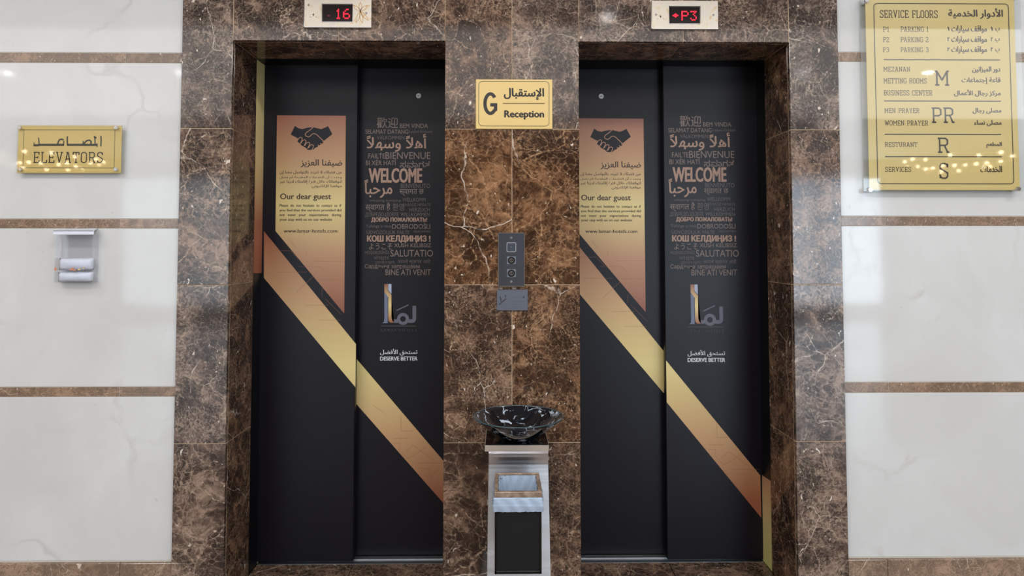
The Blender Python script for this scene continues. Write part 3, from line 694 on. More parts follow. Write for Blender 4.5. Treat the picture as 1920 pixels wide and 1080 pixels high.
ribbon_lines = [((500, 470), (545, 470), (560, 486)), ((520, 510), (575, 510)), ((556, 548), (590, 516)), ((574, 572), (616, 572)), ((598, 600), (640, 600)), ((610, 560), (640, 590)), ((604, 540), (604, 556))]
ribbon_lines2 = [((737, 822), (766, 822)), ((752, 780), (752, 808), (775, 808)), ((736, 831), (750, 831), (748, 842), (765, 860), (800, 838)), ((760, 848), (774, 834), (812, 862)), ((778, 868), (832, 868)), ((786, 878), (806, 878), (806, 896)), ((810, 905), (810, 890), (822, 882)), ((700, 760), (722, 775))]
def lift(no, x0, x1, seam, front_left, label):
    root = empty('door_%d' % no, ((x0 + x1) / 2, DM, 0), kind='structure', label=label, cat='lift door')
    top = zo
    # black metal frame: head and two jambs between the marble and the leaves
    for nm, xx, s in (('jamb', x0, 1), ('jamb', x1, -1)):
        a, b = sorted((xx, xx - s * 0.03))
        j = link(nm, B(a - 0.004 if s == 1 else a, b if s == 1 else b + 0.004, DM, DF, 0, top), M['black_frame'], root, label='black wrapped jamb')
        skin = xx + s * 0.0006
        if no == 1 and s == 1:
            b_ = bmesh.new(); z0, z1 = Zg(508, DF), top - 0.002
            v = [b_.verts.new(p) for p in ((skin, DM + 0.001, U(480, 512, DM).z), (skin, DF, U(494, 512, DF).z), (skin, DF, z1), (skin, DM + 0.001, z1))]; b_.faces.new(v)
            link('jamb_wrap', b_, jambL_m, j, label='gold and rust film on the jamb', recalc=False)
        if no == 2 and s == -1:
            b_ = bmesh.new()
            v = [b_.verts.new(p) for p in ((skin, DM + 0.001, 0.002), (skin, DF, 0.002), (skin, DF, U(1426, 891, DF).z), (skin, DM + 0.001, U(1440, 902, DM).z))]; b_.faces.new(v)
            link('jamb_wrap', b_, jambR_m, j, label='gold film on the jamb', recalc=False)
    link('frame_head', B(x0 + 0.001, x1 - 0.001, DM, 0.49, top - 0.0002, top + 0.03, bev=0.0), M['black_frame'], root)
    link('shaft_lining', B(x0 - 0.1, x1 + 0.1, 0.50, 0.52, -0.02, top + 0.1), M['shaft'], root)
    sill = link('sill', B(x0 + 0.001, x1 - 0.001, DF - 0.004, DBK + 0.05, -0.03, 0.002), M['alu'], root, label='ribbed aluminium sill')
    b_ = bmesh.new()
    for i in range(4): box(b_, x0 + 0.002, x1 - 0.002, DF + 0.028 + i * 0.012, DF + 0.033 + i * 0.012, 0.002, 0.006)
    link('sill_ridge', b_, M['alu'], sill, kind='stuff')
    # leaves
    zt = top + 0.02; zb_ = 0.010
    if front_left: fx, bx = (x0 - 0.05, seam), (seam - 0.03, x1 + 0.05)
    else: fx, bx = (seam, x1 + 0.05), (x0 - 0.05, seam + 0.03)
    front = link('door_leaf', B(fx[0], fx[1], DF, DF + 0.035, zb_, zt, bev=0.002), M['black_vinyl'], root, label='nearer sliding leaf')
    back = link('door_leaf', B(bx[0], bx[1], DBK, DBK + 0.035, zb_, zt, bev=0.002), M['black_vinyl'], root, label='farther sliding leaf')
    if front_left:
        poster(front, DF, 0.0); words(back, DBK, 0.0)
        rb = [(front, DF, [(495, 433.5), (667.5, 645), (666.5, 726), (495, 521)]), (back, DBK, [(667, 671), (840, 874), (840, 953), (660, 748)])]
        ln = [(front, DF, ribbon_lines), (back, DBK, ribbon_lines2)]
        lock = (back, DBK, 785, 180); sh = (0, 0)
    else:
        poster(back, DBK, U(1207, 216, DBK).x - U(649, 216, DF).x)
        words(front, DF, U(1382, 513, DF).x - U(808, 510, DBK).x)
        rb = [(back, DBK, [(1076, 450), (1247, 661.5), (1247, 740), (1076, 538.5)]), (front, DF, [(1249, 676), (1425.5, 891.5), (1427.5, 971), (1250, 754)])]
        ln = [(front, DF, [tuple((x + 597 - 5, y + 12) for x, y in l_) for l_ in ribbon_lines2[:-1]]), (back, DBK, [tuple((x + 573, y + 12) for x, y in l_) for l_ in ribbon_lines])]
        lock = (back, DBK, 1127, 181)
    for par, Y, pts in rb:
        b_ = bmesh.new(); poly(b_, [(U(*p, Y).x, U(*p, Y).z) for p in pts], Y - 0.0006)
        link('ribbon', b_, band_m, par, label='diagonal bronze and gold ribbon', recalc=False)
    for par, Y, lines in ln:
        b_ = bmesh.new()
        for l_ in lines: stroke(b_, [(U(*p, Y).x, U(*p, Y).z) for p in l_], 0.0010, Y - 0.0010)
        link('fine_lines', b_, line_m, par, recalc=False)
    par, Y, px, py = lock; c = U(px, py, Y)
    b_ = bmesh.new(); cyl(b_, (c.x, Y - 0.002, c.z), 0.011, 0.006, seg=28); cyl(b_, (c.x, Y - 0.0052, c.z), 0.0078, 0.003, seg=24)
    link('key_lock', b_, M['lock'], par, label='round metal key lock')
    b_ = bmesh.new(); box(b_, c.x - 0.0045, c.x + 0.0045, Y - 0.0075, Y - 0.0065, c.z - 0.0012, c.z + 0.0012)
    link('key_slot', b_, M['shaft'], par)
    return root
seam1 = (U(671, 130, DF).x + U(667, 560, DF).x + U(662.5, 1030, DF).x) / 3
seam2 = (U(1242.5, 150, DF).x + U(1247, 560, DF).x + U(1251.5, 1030, DF).x) / 3
lift(1, xb, xc, seam1, True, 'left lift door, two black leaves, nearer leaf on its left')
lift(2, xd, xe, seam2, False, 'right lift door, two black leaves, nearer leaf on its right')

# ------------------------------------------------------------------ floor indicators over the doors
def cream_steel():
    m = mat('etched_cream_steel', W1, 0.28, 0.55); k = NT(m)
    tc = k.N('ShaderNodeTexCoord')
    n = k.N('ShaderNodeTexNoise', ins={'Vector': tc.outputs['Object'], 'Scale': 14.0, 'Detail': 4, 'Distortion': 2.0})
    k.L(k.ramp(n.outputs[0], [(0.35, lin(214, 206, 196)), (0.6, lin(220, 210, 194)), (0.75, lin(206, 174, 124))]), k.b.inputs['Base Color'])
    return m
M['cream_steel'] = cream_steel()
M['leaf_etch'] = mat('etched_leaf', lin(236, 224, 200), 0.22, 0.1)
M['leaf_gold'] = mat('gilded_leaf', lin(206, 160, 98), 0.25, 0.1)
M['screen'] = mat('display_glass', lin(22, 12, 14), 0.12)
M['led'] = mat('red_led', lin(200, 10, 30), 0.4, 0, (0.9, 0.005, 0.05, 1), 0.75)
M['led_dim'] = mat('red_led_faint', lin(70, 8, 16), 0.4, 0, (0.9, 0.02, 0.05, 1), 0.06)
DOT = {'1': ['00100', '01100', '00100', '00100', '00100', '00100', '01110'], '6': ['00110', '01000', '10000', '11110', '10001', '10001', '01110'],
       'P': ['11110', '10001', '10001', '11110', '10000', '10000', '10000'], '3': ['11111', '00010', '00100', '00010', '00001', '10001', '01110'],
       '<': ['00000', '00100', '01110', '11111', '01110', '00100', '00000']}
def leafmesh(bm, cx, cz, ang, L, W, Y):
    pts = []
    for i in range(9):
        t = i / 8; pts.append((t * L, W * math.sin(math.pi * t)))
    for i in range(7, 0, -1):
        t = i / 8; pts.append((t * L, -W * math.sin(math.pi * t)))
    ca, sa = math.cos(ang), math.sin(ang)
    P = [(cx + x * ca - z * sa, cz + x * sa + z * ca) for x, z in pts]
    strip(bm, P, 0.0022, Y, closed=True)
def indicator(px0, px1, py0, py1, s0, s1, t0, t1, chars, label, gold):
    a = U(px0, py1); b = U(px1, py0); c = U(s0, t1); d = U(s1, t0)
    r = empty('floor_indicator', ((a.x + b.x) / 2, 0, a.z), label=label, cat='display', group='floor indicators over the lift doors')
    T = 0.012
    bm = bmesh.new()
    for q in ((a.x, c.x, a.z, b.z), (d.x, b.x, a.z, b.z), (c.x, d.x, a.z, c.z), (c.x, d.x, d.z, b.z)):
        box(bm, q[0], q[1], -T, -0.0003, q[2], q[3])
    link('faceplate', bm, M['cream_steel'], r)
    bm = bmesh.new(); e = 0.0022
    for q in ((c.x - e, c.x, c.z - e, d.z + e), (d.x, d.x + e, c.z - e, d.z + e), (c.x, d.x, c.z - e, c.z), (c.x, d.x, d.z, d.z + e)):
        box(bm, q[0], q[1], -T - 0.0015, -T, q[2], q[3])
    for q in ((a.x, a.x + 0.003, a.z, b.z), (a.x, b.x, a.z, a.z + 0.0018)):
        box(bm, q[0], q[1], -T - 0.001, -T, q[2], q[3])
    link('bezel', bm, M['chrome'], r)
    scr = link('screen', B(c.x, d.x, -T + 0.004, -0.001, c.z, d.z), M['screen'], r, label='black display window')
    bm = bmesh.new(); bm2 = bmesh.new()
    for ch, xs, xe_, ys, ye, dim in chars:
        p = U(xs, ye); q = U(xe_, ys)
        for j, row in enumerate(DOT[ch]):
            for i, v in enumerate(row):
                if v == '1':
                    X0 = p.x + (q.x - p.x) * (i + 0.04) / 5; X1 = p.x + (q.x - p.x) * (i + 0.96) / 5
                    Z1 = q.z - (q.z - p.z) * (j + 0.04) / 7; Z0 = q.z - (q.z - p.z) * (j + 0.96) / 7
                    box(bm2 if dim else bm, X0, X1, -T + 0.0028, -T + 0.0042, Z0, Z1)
    link('lit_digits', bm, M['led'], scr, label='red dot matrix characters')
    if bm2.verts: link('faint_dots', bm2, M['led_dim'], scr)
    else: bm2.free()
    # etched plant ornament beside the window
    cx = (a.x + c.x) / 2 + 0.001; cz = (a.z + b.z) / 2 - 0.006
    for ang in (60, 120, 240, 300, 200, 340):
        bm = bmesh.new(); leafmesh(bm, cx, cz, math.radians(ang), 0.042 if ang not in (200, 340) else 0.02, 0.006, -T - 0.0004)
        link('etched_leaf', bm, M['leaf_etch'], r, recalc=False)
    if gold:
        cx = (d.x + b.x) / 2 - 0.006; cz += 0.014
        for ang in (40, 90, 140, 250, 280, 310):
            bm = bmesh.new(); leafmesh(bm, cx, cz, math.radians(ang), 0.034 if ang < 180 else 0.046, 0.0055, -T - 0.0004)
            link('etched_leaf', bm, M['leaf_gold'], r, label='gilded etched leaf', recalc=False)
    for sx in ((a.x + 0.018,), (b.x - 0.018,)):
        link('screw', cyl(bmesh.new(), (sx[0], -T - 0.001, (a.z + b.z) / 2 + (0.03 if gold and sx[0] < cx else 0)), 0.0042, 0.003, seg=16), M['chrome'], r)
indicator(571.5, 697.5, 0.5, 53, 605.5, 662.5, 10.5, 42.5, [('1', 630, 641, 18, 37, 0), ('6', 644, 657.5, 18, 37, 0), ('<', 614, 621, 28, 34, 1)], 'floor display reading 16 over the left lift door', True)
indicator(1220, 1344, 4, 56, 1253.5, 1310.5, 14.5, 46, [('P', 1276.5, 1290, 22, 40, 0), ('3', 1293, 1305, 22, 40, 0), ('<', 1259.5, 1271.5, 25, 36, 0)], 'floor display reading P3 over the right lift door', False)

# ------------------------------------------------------------------ signs
def standoff(parent, c, Y0, Y1, r=0.0075):
    o = link('standoff', cyl(cyl(bmesh.new(), (c.x, (Y0 + Y1) / 2, c.z), r * 0.75, Y1 - Y0, seg=20), (c.x, Y0 - 0.002, c.z), r, 0.005, seg=20, r2=r * 0.8), M['chrome'], parent, smooth=False)
    return o
# lifts sign on the left wall: gold sheet behind clear acrylic on four standoffs
SY = WP - 0.022
a = U(29.5, 325, SY); b = U(228.5, 234.5, SY)
sg = empty('elevators_sign', ((a.x + b.x) / 2, WP, a.z), label='small gold ELEVATORS sign on the left cream wall', cat='sign')
link('gold_sheet', B(a.x + 0.002, b.x - 0.002, SY + 0.004, SY + 0.006, a.z + 0.002, b.z - 0.002), M['gold2'], sg)
link('acrylic_sheet', B(a.x, b.x + 0.010, SY - 0.001, SY + 0.0035, a.z, b.z, bev=0.0008), M['acrylic'], sg)
bm = bmesh.new(); Yt = SY + 0.0037
c0 = U(41.5, 314.5, SY); c1 = U(214.5, 243.5, SY)
for x0, z0, x1, z1 in ((c0.x - 0.004, c1.z, c1.x + 0.002, c1.z), (c0.x, c0.z, c1.x + 0.002, c0.z), (c0.x, c0.z - 0.0, c0.x, c1.z), (c1.x, c0.z, c1.x, c1.z)):
    stroke(bm, [(x0, z0), (x1, z1)], 0.0016, Yt)
slab(bm, 'ELEVATORS', 62.5, 193, 285, 305.5, Yt, wd=2.0, gap=1.5)
# long flat kufic word: drawn with strokes the way the sign shows it
def k8(x, y): p = U(x / 6.857, 200 + y / 6.857, Yt); return (p.x, p.z)
for pts in (((430, 497), (500, 497)), ((500, 491), (825, 491)), ((860, 491), (1070, 491)), ((1070, 492), (1255, 492))):
    stroke(bm, [k8(*p) for p in pts], 0.0082, Yt)
stroke(bm, [k8(438, 460), k8(440, 500)], 0.003, Yt)
stroke(bm, [k8(494, 398), k8(500, 440), k8(502, 495)], 0.0040, Yt)
stroke(bm, [k8(820, 430), k8(795, 418), k8(765, 425), k8(750, 450), k8(742, 485)], 0.0058, Yt)
stroke(bm, [k8(822, 440), k8(818, 500)], 0.004, Yt)
stroke(bm, [k8(866, 380), k8(864, 440), k8(868, 498)], 0.0052, Yt)
stroke(bm, [k8(1070, 440), k8(1066, 490)], 0.004, Yt)
stroke(bm, [k8(1078, 478), k8(1110, 440), k8(1150, 430), k8(1172, 448), k8(1168, 480)], 0.0055, Yt)
stroke(bm, [k8(1214, 375), k8(1222, 430), k8(1222, 490)], 0.0045, Yt)
stroke(bm, [k8(1205, 385), k8(1235, 395), k8(1232, 410)], 0.004, Yt)
stroke(bm, [k8(1249, 470), k8(1249, 518)], 0.004, Yt)
stroke(bm, [k8(1298, 375), k8(1300, 440), k8(1296, 512)], 0.0050, Yt)
link('lettering', bm, M['ink'], sg, recalc=False)
for px, py in ((38, 240), (218.5, 240), (38, 317.5), (217.5, 317.5)): standoff(sg, U(px, py, SY), SY - 0.002, WP)

# reception sign on the pillar
a = U(892, 242, 0); b = U(1035.5, 149.5, 0); RY = -0.004
sg = empty('reception_sign', ((a.x + b.x) / 2, 0, a.z), label='gold G Reception sign on the middle marble pillar', cat='sign')
link('plate', B(a.x, b.x, RY, -0.0003, a.z, b.z, bev=0.0012), M['gold'], sg)
bm = bmesh.new(); Yt = RY - 0.0004
c0 = U(897.5, 236, Yt); c1 = U(1029.5, 152.8, Yt)
strip(bm, rrect(c0.x, c1.x, c0.z, c1.z, 0.014), 0.0018, Yt, closed=True)
gp = [U(919.5 + 10.2 * math.cos(math.radians(t)), 194.3 - 18.3 * math.sin(math.radians(t)), Yt) for t in range(38, 322, 12)]
gp += [U(929.2, 205.5, Yt), U(929.2, 196.6, Yt), U(919.2, 196.6, Yt)]
strip(bm, [(p.x, p.z) for p in gp], 6.4 * 0.002, Yt)
write(bm, 'Reception', 946, 1019.5, 207.5, 219.7, Yt, cap=True, bold=1.5)
write(bm, 'الإستقبال', 945.3, 1019.5, 165.5, 187, Yt, bold=1.5, arabic=True)
rule(bm, 943, 1021.5, 194, Yt, 1.3)
link('lettering', bm, M['ink'], sg, recalc=False)

# service floors directory on the right wall
SY = WP - 0.030
a = U(1631.5, 356, SY); b = U(1902.5, -6, SY)
sg = empty('service_floors_sign', ((a.x + b.x) / 2, WP, a.z), label='tall gold SERVICE FLOORS directory on the right cream wall', cat='sign')
link('gold_sheet', B(a.x, b.x, SY + 0.0045, SY + 0.0065, a.z, b.z), M['gold'], sg)
e = U(1619.5, 359, SY); f_ = U(1913, -9, SY)
link('acrylic_sheet', B(e.x, f_.x, SY - 0.0005, SY + 0.004, e.z, f_.z, bev=0.0008), M['acrylic'], sg)
bm = bmesh.new(); Yt = SY + 0.0041
def d8(x, y, bot=False): return U(1560 + x / 5.333, (180 if bot else 0) + y / 5.333, Yt)
c0 = U(1646, 344.5, Yt); c1 = U(1890.5, 7.5, Yt)
strip(bm, rrect(c0.x, c1.x, c0.z, c1.z, 0.014), 0.0034, Yt, closed=True)
def D(s, x0, x1, y0, y1, bot=False, wd=1.05):
    o = 180 if bot else 0
    slab(bm, s, 1560 + x0 / 5.333, 1560 + x1 / 5.333, o + y0 / 5.333, o + y1 / 5.333, Yt, wd=wd)
def DA(s, x0, x1, y0, y1, bot=False, bold=0.9, arabic=True):
    o = 180 if bot else 0
    write(bm, s, 1560 + x0 / 5.333, 1560 + x1 / 5.333, o + y0 / 5.333, o + y1 / 5.333, Yt, bold=bold, arabic=arabic)
D('SERVICE FLOORS', 480, 1055, 104, 178, wd=1.5)
for i, (y0, y1) in enumerate(((266, 318), (371, 421), (473, 523))):
    D('P%d' % (i + 1), 511, 568, y0, y1); D('PARKING %d' % (i + 1), 688, 962, y0, y1)
    DA('مواقف سيارات', 1195, 1546, y0 - 10, y1 + 14); DA('١٢٣'[i], 1157, 1172, y0 + 2, y1 - 10, arabic=False)
    DA('١٢٣'[i], 1590, 1606, y0 + 2, y1 - 10, arabic=False); DA('ب', 1634, 1674, y0 + 12, y1 + 4)
DA('الأدوار الخدمية', 1165, 1705, 84, 186, bold=1.3)
D('MEZANAN', 516, 780, 668, 716); D('METTING ROOMS', 517, 945, 783, 834); D('BUSINESS CENTER', 519, 1003, 903, 955)
D('M', 1032, 1168, 705, 858, wd=3.2)
DA('دور الميزانين', 1405, 1680, 665, 730); DA('قاعة إجتماعات', 1298, 1682, 775, 840); DA('مركز رجال الأعمال', 1222, 1684, 898, 965)
D('MEN PRAYER', 526, 873, 122, 170, True); D('WOMEN PRAYER', 528, 960, 246, 295, True); D('PR', 1000, 1220, 114, 270, True, wd=3.0)
DA('مصلى رجال', 1408, 1690, 120, 178, True); DA('مصلى نساء', 1424, 1692, 242, 300, True)
D('RESTURANT', 530, 852, 462, 508, True); D('R', 1060, 1170, 415, 570, True, wd=3.2); DA('المطعم', 1545, 1695, 462, 520, True)
D('SERVICES', 532, 790, 710, 758, True); D('S', 1075, 1160, 668, 830, True, wd=3.2); DA('الخدمات', 1485, 1697, 700, 762, True)
for x0, x1, y, o in ((517, 1680, 598, 0), (520, 1688, 1011, 0), (528, 1692, 383, 180), (530, 1698, 607, 180)):
    rule(bm, 1560 + x0 / 5.333, 1560 + x1 / 5.333, o + y / 5.333, Yt, 2.0)
link('lettering', bm, M['ink_brown'], sg, recalc=False)
for px, py in ((1624, 2), (1906, -4), (1630.5, 356), (1908, 354.5)): standoff(sg, U(px, py, SY), SY - 0.003, WP, 0.0095)

# ------------------------------------------------------------------ call panel and the little notice below it
a = U(934, 537, 0); b = U(983.5, 436.5, 0); cp = empty('call_panel', ((a.x + b.x) / 2, 0, a.z), label='steel lift call panel with button and two key switches on the pillar', cat='call panel')
PT = 0.008
link('faceplate', B(a.x, b.x, -PT, -0.0003, a.z, b.z, bev=0.0015), M['panel_steel'], cp)
rim = bmesh.new()
for q in ((a.x, a.x + .002, a.z, b.z), (b.x - .002, b.x, a.z, b.z), (a.x, b.x, a.z, a.z + .002), (a.x, b.x, b.z - .002, b.z)): box(rim, q[0], q[1], -PT - 0.0008, -PT, q[2], q[3])
link('edge_trim', rim, M['chrome'], cp)
c = U(958.7, 463.5, 0)
bt = link('call_button', B(c.x - 0.0155, c.x + 0.0155, -PT - 0.003, -PT, c.z - 0.0155, c.z + 0.0155, bev=0.002), mat('button_grey', lin(74, 80, 92), 0.3, 0.5), cp, label='square call button in a pale ring')
bm = bmesh.new(); strip(bm, rrect(c.x - 0.0165, c.x + 0.0165, c.z - 0.0165, c.z + 0.0165, 0.003), 0.0028, -PT - 0.0033, closed=True)
link('button_ring', bm, mat('button_ring_pale', lin(150, 152, 156), 0.4), bt, recalc=False)
link('button_mark', cyl(bmesh.new(), (c.x, -PT - 0.0035, c.z), 0.0022, 0.001, seg=10), M['chrome'], bt)
for py in (488, 512):
    c = U(958.9, py, 0)
    ks = link('key_switch', B(c.x - 0.0175, c.x + 0.0175, -PT - 0.003, -PT, c.z - 0.0155, c.z + 0.0155, bev=0.0015), mat('switch_plate', lin(158, 166, 178), 0.25, 0.8) if 'swp' not in M else M['swp'], cp)
    M['swp'] = bpy.data.materials['switch_plate']
    link('barrel', cyl(bmesh.new(), (c.x, -PT - 0.005, c.z), 0.0135, 0.004, seg=28), mat('black_barrel', lin(16, 17, 22), 0.25) if 'bar' not in M else M['bar'], ks)
    M['bar'] = bpy.data.materials['black_barrel']
    bm = bmesh.new()
    ring = [(c.x + 0.0065 * math.cos(t * math.pi / 8), c.z + 0.0065 * math.sin(t * math.pi / 8)) for t in range(16)]
    strip(bm, ring, 0.0022, -PT - 0.0074, closed=True); box(bm, c.x - 0.0008, c.x + 0.0008, -PT - 0.0085, -PT - 0.0072, c.z - 0.004, c.z + 0.004)
    link('keyhole_ring', bm, M['chrome'], ks, recalc=False)
for py in (446, 528):
    c = U(958.7, py, 0); link('screw', cyl(bmesh.new(), (c.x, -PT - 0.0015, c.z), 0.0048, 0.003, seg=16, r2=0.004), M['chrome'], cp)

a = U(931.5, 582, 0); b = U(989.5, 543, 0)
nt = empty('notice_plate', ((a.x + b.x) / 2, 0, a.z), label='small grey plaque right below the call panel', cat='plaque')
link('plate', B(a.x, b.x, -0.007, -0.0008, a.z, b.z, bev=0.001), mat('grey_plate', lin(104, 108, 120), 0.35, 0.5), nt)
bm = bmesh.new()
def c9(x, y): p = U(860 + x / 4.91, 400 + y / 4.91, -0.0075); return (p.x, p.z)
for pts in (((372, 842), (396, 820), (436, 786)), ((380, 765), (388, 792), (390, 812)), ((428, 752), (434, 772)), ((592, 778), (604, 762))):
    bm = bmesh.new(); stroke(bm, [c9(*p) for p in pts], 0.0032, -0.0075)
    link('marker_stroke', bm, M['ink'], nt, recalc=False)
bm = bmesh.new()
for y, x0, x1 in ((772, 500, 582), (812, 470, 600), (838, 462, 610), (862, 500, 572), (806, 440, 462)):
    xx = x0
    while xx < x1:
        w_ = random.uniform(8, 22); stroke(bm, [c9(xx, y), c9(min(xx + w_, x1), y + random.uniform(-2, 2))], 0.0014, -0.0074); xx += w_ + 6
link('worn_lettering', bm, mat('worn_ink', lin(78, 82, 96), 0.5), nt, kind='stuff', recalc=False)
for x, y in ((388, 690), (512, 690)):
    p = c9(x, y); link('clip', B(p[0] - 0.007, p[0] + 0.007, -0.009, -0.0005, p[1] - 0.005, p[1] + 0.004, bev=0.001), M['chrome'], nt)

# ------------------------------------------------------------------ clear dispenser box on the left wall
DD = 0.038; FY = WP - DD
a = U(100.5, 530.5, FY); b = U(174.5, 430, FY)
db = empty('dispenser_box', ((a.x + b.x) / 2, WP, a.z), label='clear acrylic dispenser box with white packets on the left wall', cat='dispenser')
acr2 = clear('box_acrylic', (0.985, 0.985, 0.992, 1)); th = 0.0025
zt = b.z - 0.020
for nm, q in (('back_panel', (a.x, b.x, WP - th - 0.0005, WP - 0.0005, a.z, zt)), ('side_panel', (a.x, a.x + th, FY, WP - th, a.z, zt)), ('side_panel', (b.x - th, b.x, FY, WP - th, a.z, zt)), ('bottom_panel', (a.x + th, b.x - th, FY, WP - th, a.z, a.z + th))):
    link(nm, B(*q, bev=0.0004), acr2, db)
c = U(140, 509.5, FY); bm = bmesh.new()
box(bm, a.x + th, b.x - th, FY, FY + th, c.z, zt)
box(bm, a.x + th, b.x - th, FY, FY + th, a.z + th, c.z - 0.002)
link('front_panel', bm, acr2, db)
lidm = mat('lid_white', lin(222, 226, 238), 0.25)
bm = bmesh.new(); box(bm, a.x - 0.005, b.x + 0.005, FY - 0.004, FY - 0.001, zt, zt + 0.016, bev=0.0008)
v = [bm.verts.new(p) for p in ((a.x - 0.005, FY - 0.004, zt + 0.016), (b.x + 0.005, FY - 0.004, zt + 0.016), (b.x - 0.006, WP - 0.001, zt + 0.026), (a.x + 0.020, WP - 0.001, zt + 0.024))]; bm.faces.new(v)
v2 = [bm.verts.new(q.co - Vector((0, 0, 0.003))) for q in v]; bm.faces.new(v2[::-1])
for i in range(4): bm.faces.new((v[i], v2[i], v2[(i + 1) % 4], v[(i + 1) % 4]))
link('lid', bm, lidm, db, label='white lid with a folded front edge')
pkm = mat('white_packet_film', lin(226, 232, 244), 0.35); NT_ = NT(pkm)
tc = NT_.N('ShaderNodeTexCoord'); n = NT_.N('ShaderNodeTexNoise', ins={'Vector': tc.outputs['Object'], 'Scale': 60.0, 'Detail': 3})
bp = NT_.N('ShaderNodeBump', ins={'Strength': 0.8, 'Distance': 0.003, 'Height': n.outputs[0]}); NT_.L(bp.outputs[0], NT_.b.inputs['Normal'])
def packet(z0, z1, x0, x1, y0, y1, lab, orange):
    bm = bmesh.new(); nx, nz = 14, 6
    g_ = {}
    for sd in (0, 1):
        for i in range(nx + 1):
            for j in range(nz + 1):
                u, v_ = i / nx, j / nz
                bulge = (math.sin(math.pi * u) ** 0.35) * (math.sin(math.pi * v_) ** 0.5) if 0 < i < nx and 0 < j < nz else 0
                ym = (y0 + y1) / 2
                y = ym + (-1 if sd == 0 else 1) * (bulge * (y1 - y0) / 2 * random.uniform(0.82, 1.0))
                rx = x0 + (x1 - x0) * u; rz = z0 + (z1 - z0) * v_ + (0 if j not in (0, nz) else random.uniform(-0.001, 0.001))
                if sd == 1 and (i in (0, nx) or j in (0, nz)): g_[sd, i, j] = g_[0, i, j]
                else: g_[sd, i, j] = bm.verts.new((rx, y, rz))
        for i in range(nx):
            for j in range(nz):
                q = [g_[sd, i, j], g_[sd, i + 1, j], g_[sd, i + 1, j + 1], g_[sd, i, j + 1]]
                if len(set(q)) == 4:
                    try: bm.faces.new(q if sd == 0 else q[::-1])
                    except ValueError: pass
    root = link('packet', bm, pkm, smooth=True, label=lab, cat='packet')
    return root
pk1 = packet(U(1, 506.5, FY).z, U(1, 484, FY).z, a.x + 0.006, b.x - 0.006, FY + 0.004, WP - 0.004, 'upper white packet with orange print inside the clear wall box', True)
pk2 = packet(a.z + th + 0.001, U(1, 510.5, FY).z, a.x + 0.004, b.x - 0.006, FY + 0.004, WP - 0.004, 'lower plain white packet at the bottom of the clear wall box', False)
pk1['group'] = pk2['group'] = 'white packets in the dispenser'
bm = bmesh.new(); Yt = FY + 0.0035
spots = ((556, 664, 14, 22, 0), (705, 668, 18, 10, 0), (728, 660, 12, 18, 0), (636, 676, 18, 6, 1), (790, 668, 22, 8, 2), (835, 655, 8, 16, 2), (660, 682, 14, 5, 1), (745, 676, 20, 8, 0))
ms = [mat('orange_print', lin(226, 148, 110), 0.5), mat('grey_print', lin(150, 150, 166), 0.5), mat('yellow_print', lin(226, 204, 130), 0.5)]
bm.free()
for x, y, rx, ry, mi in spots:
    P = [U((x + rx * math.cos(t) * random.uniform(.6, 1.1)) / 5.333, 380 + (y + ry * math.sin(t) * random.uniform(.6, 1.1)) / 5.333, Yt) for t in [i * math.pi / 5 for i in range(10)]]
    b_ = bmesh.new(); poly(b_, [(p.x, p.z) for p in P], Yt)
    link('printed_flower', b_, ms[mi], pk1, recalc=False)

# ------------------------------------------------------------------ steel stand, its waste bin, and the bowl on top
sx = U(969, 840, -0.23).x
st = empty('steel_stand', (sx, -0.2, 0), label='narrow brushed steel stand in front of the middle pillar', cat='stand')
zt = U(969, 835, -0.235).z; zu = U(969, 846.5, -0.235).z
hw = (U(1029, 840, -0.235).x - U(908.5, 840, -0.235).x) / 2
link('top_edge', B(sx - hw, sx + hw, -0.235, -0.012, zu, zt, bev=0.001), mat('champagne_steel', lin(206, 192, 178), 0.35, 0.6), st, label='pale champagne metal edge of the top')
link('top_glass', B(sx - hw + 0.002, sx + hw - 0.002, -0.232, -0.012, zt, zt + 0.003, bev=0.0008), mat('black_glass', lin(14, 15, 18), 0.06), st, label='glossy black top plate')
# curved front sheet
bm = bmesh.new(); prof = []
for i in range(49):
    t = i / 48
    z = zu * (1 - t)
    y = -0.196 - 0.026 * max(0, 1 - t / 0.10) ** 2 - 0.112 * t
    prof.append((y, z, 0.1005 + 0.006 * t))
for sgn_ in (1,):
    sf = sx + 0.006; F_ = [[bm.verts.new((sf - w_, y, z)), bm.verts.new((sf + w_, y, z)), bm.verts.new((sf + w_, y + 0.02, z)), bm.verts.new((sf - w_, y + 0.02, z))] for y, z, w_ in prof]
for p, q in zip(F_, F_[1:]):
    for i in range(4): bm.faces.new((p[i], p[(i + 1) % 4], q[(i + 1) % 4], q[i]))
bm.faces.new(F_[0]); bm.faces.new(F_[-1][::-1])
link('front_sheet', bm, M['steel'], st, smooth=False, label='curved brushed steel front')
link('back_sheet', B(sx - 0.098, sx + 0.098, -0.045, -0.030, 0.0, zu), M['steel'], st)
link('base_plate', B(sx - 0.13, sx + 0.13, -0.42, -0.02, 0.0, 0.012, bev=0.002), M['steel'], st)
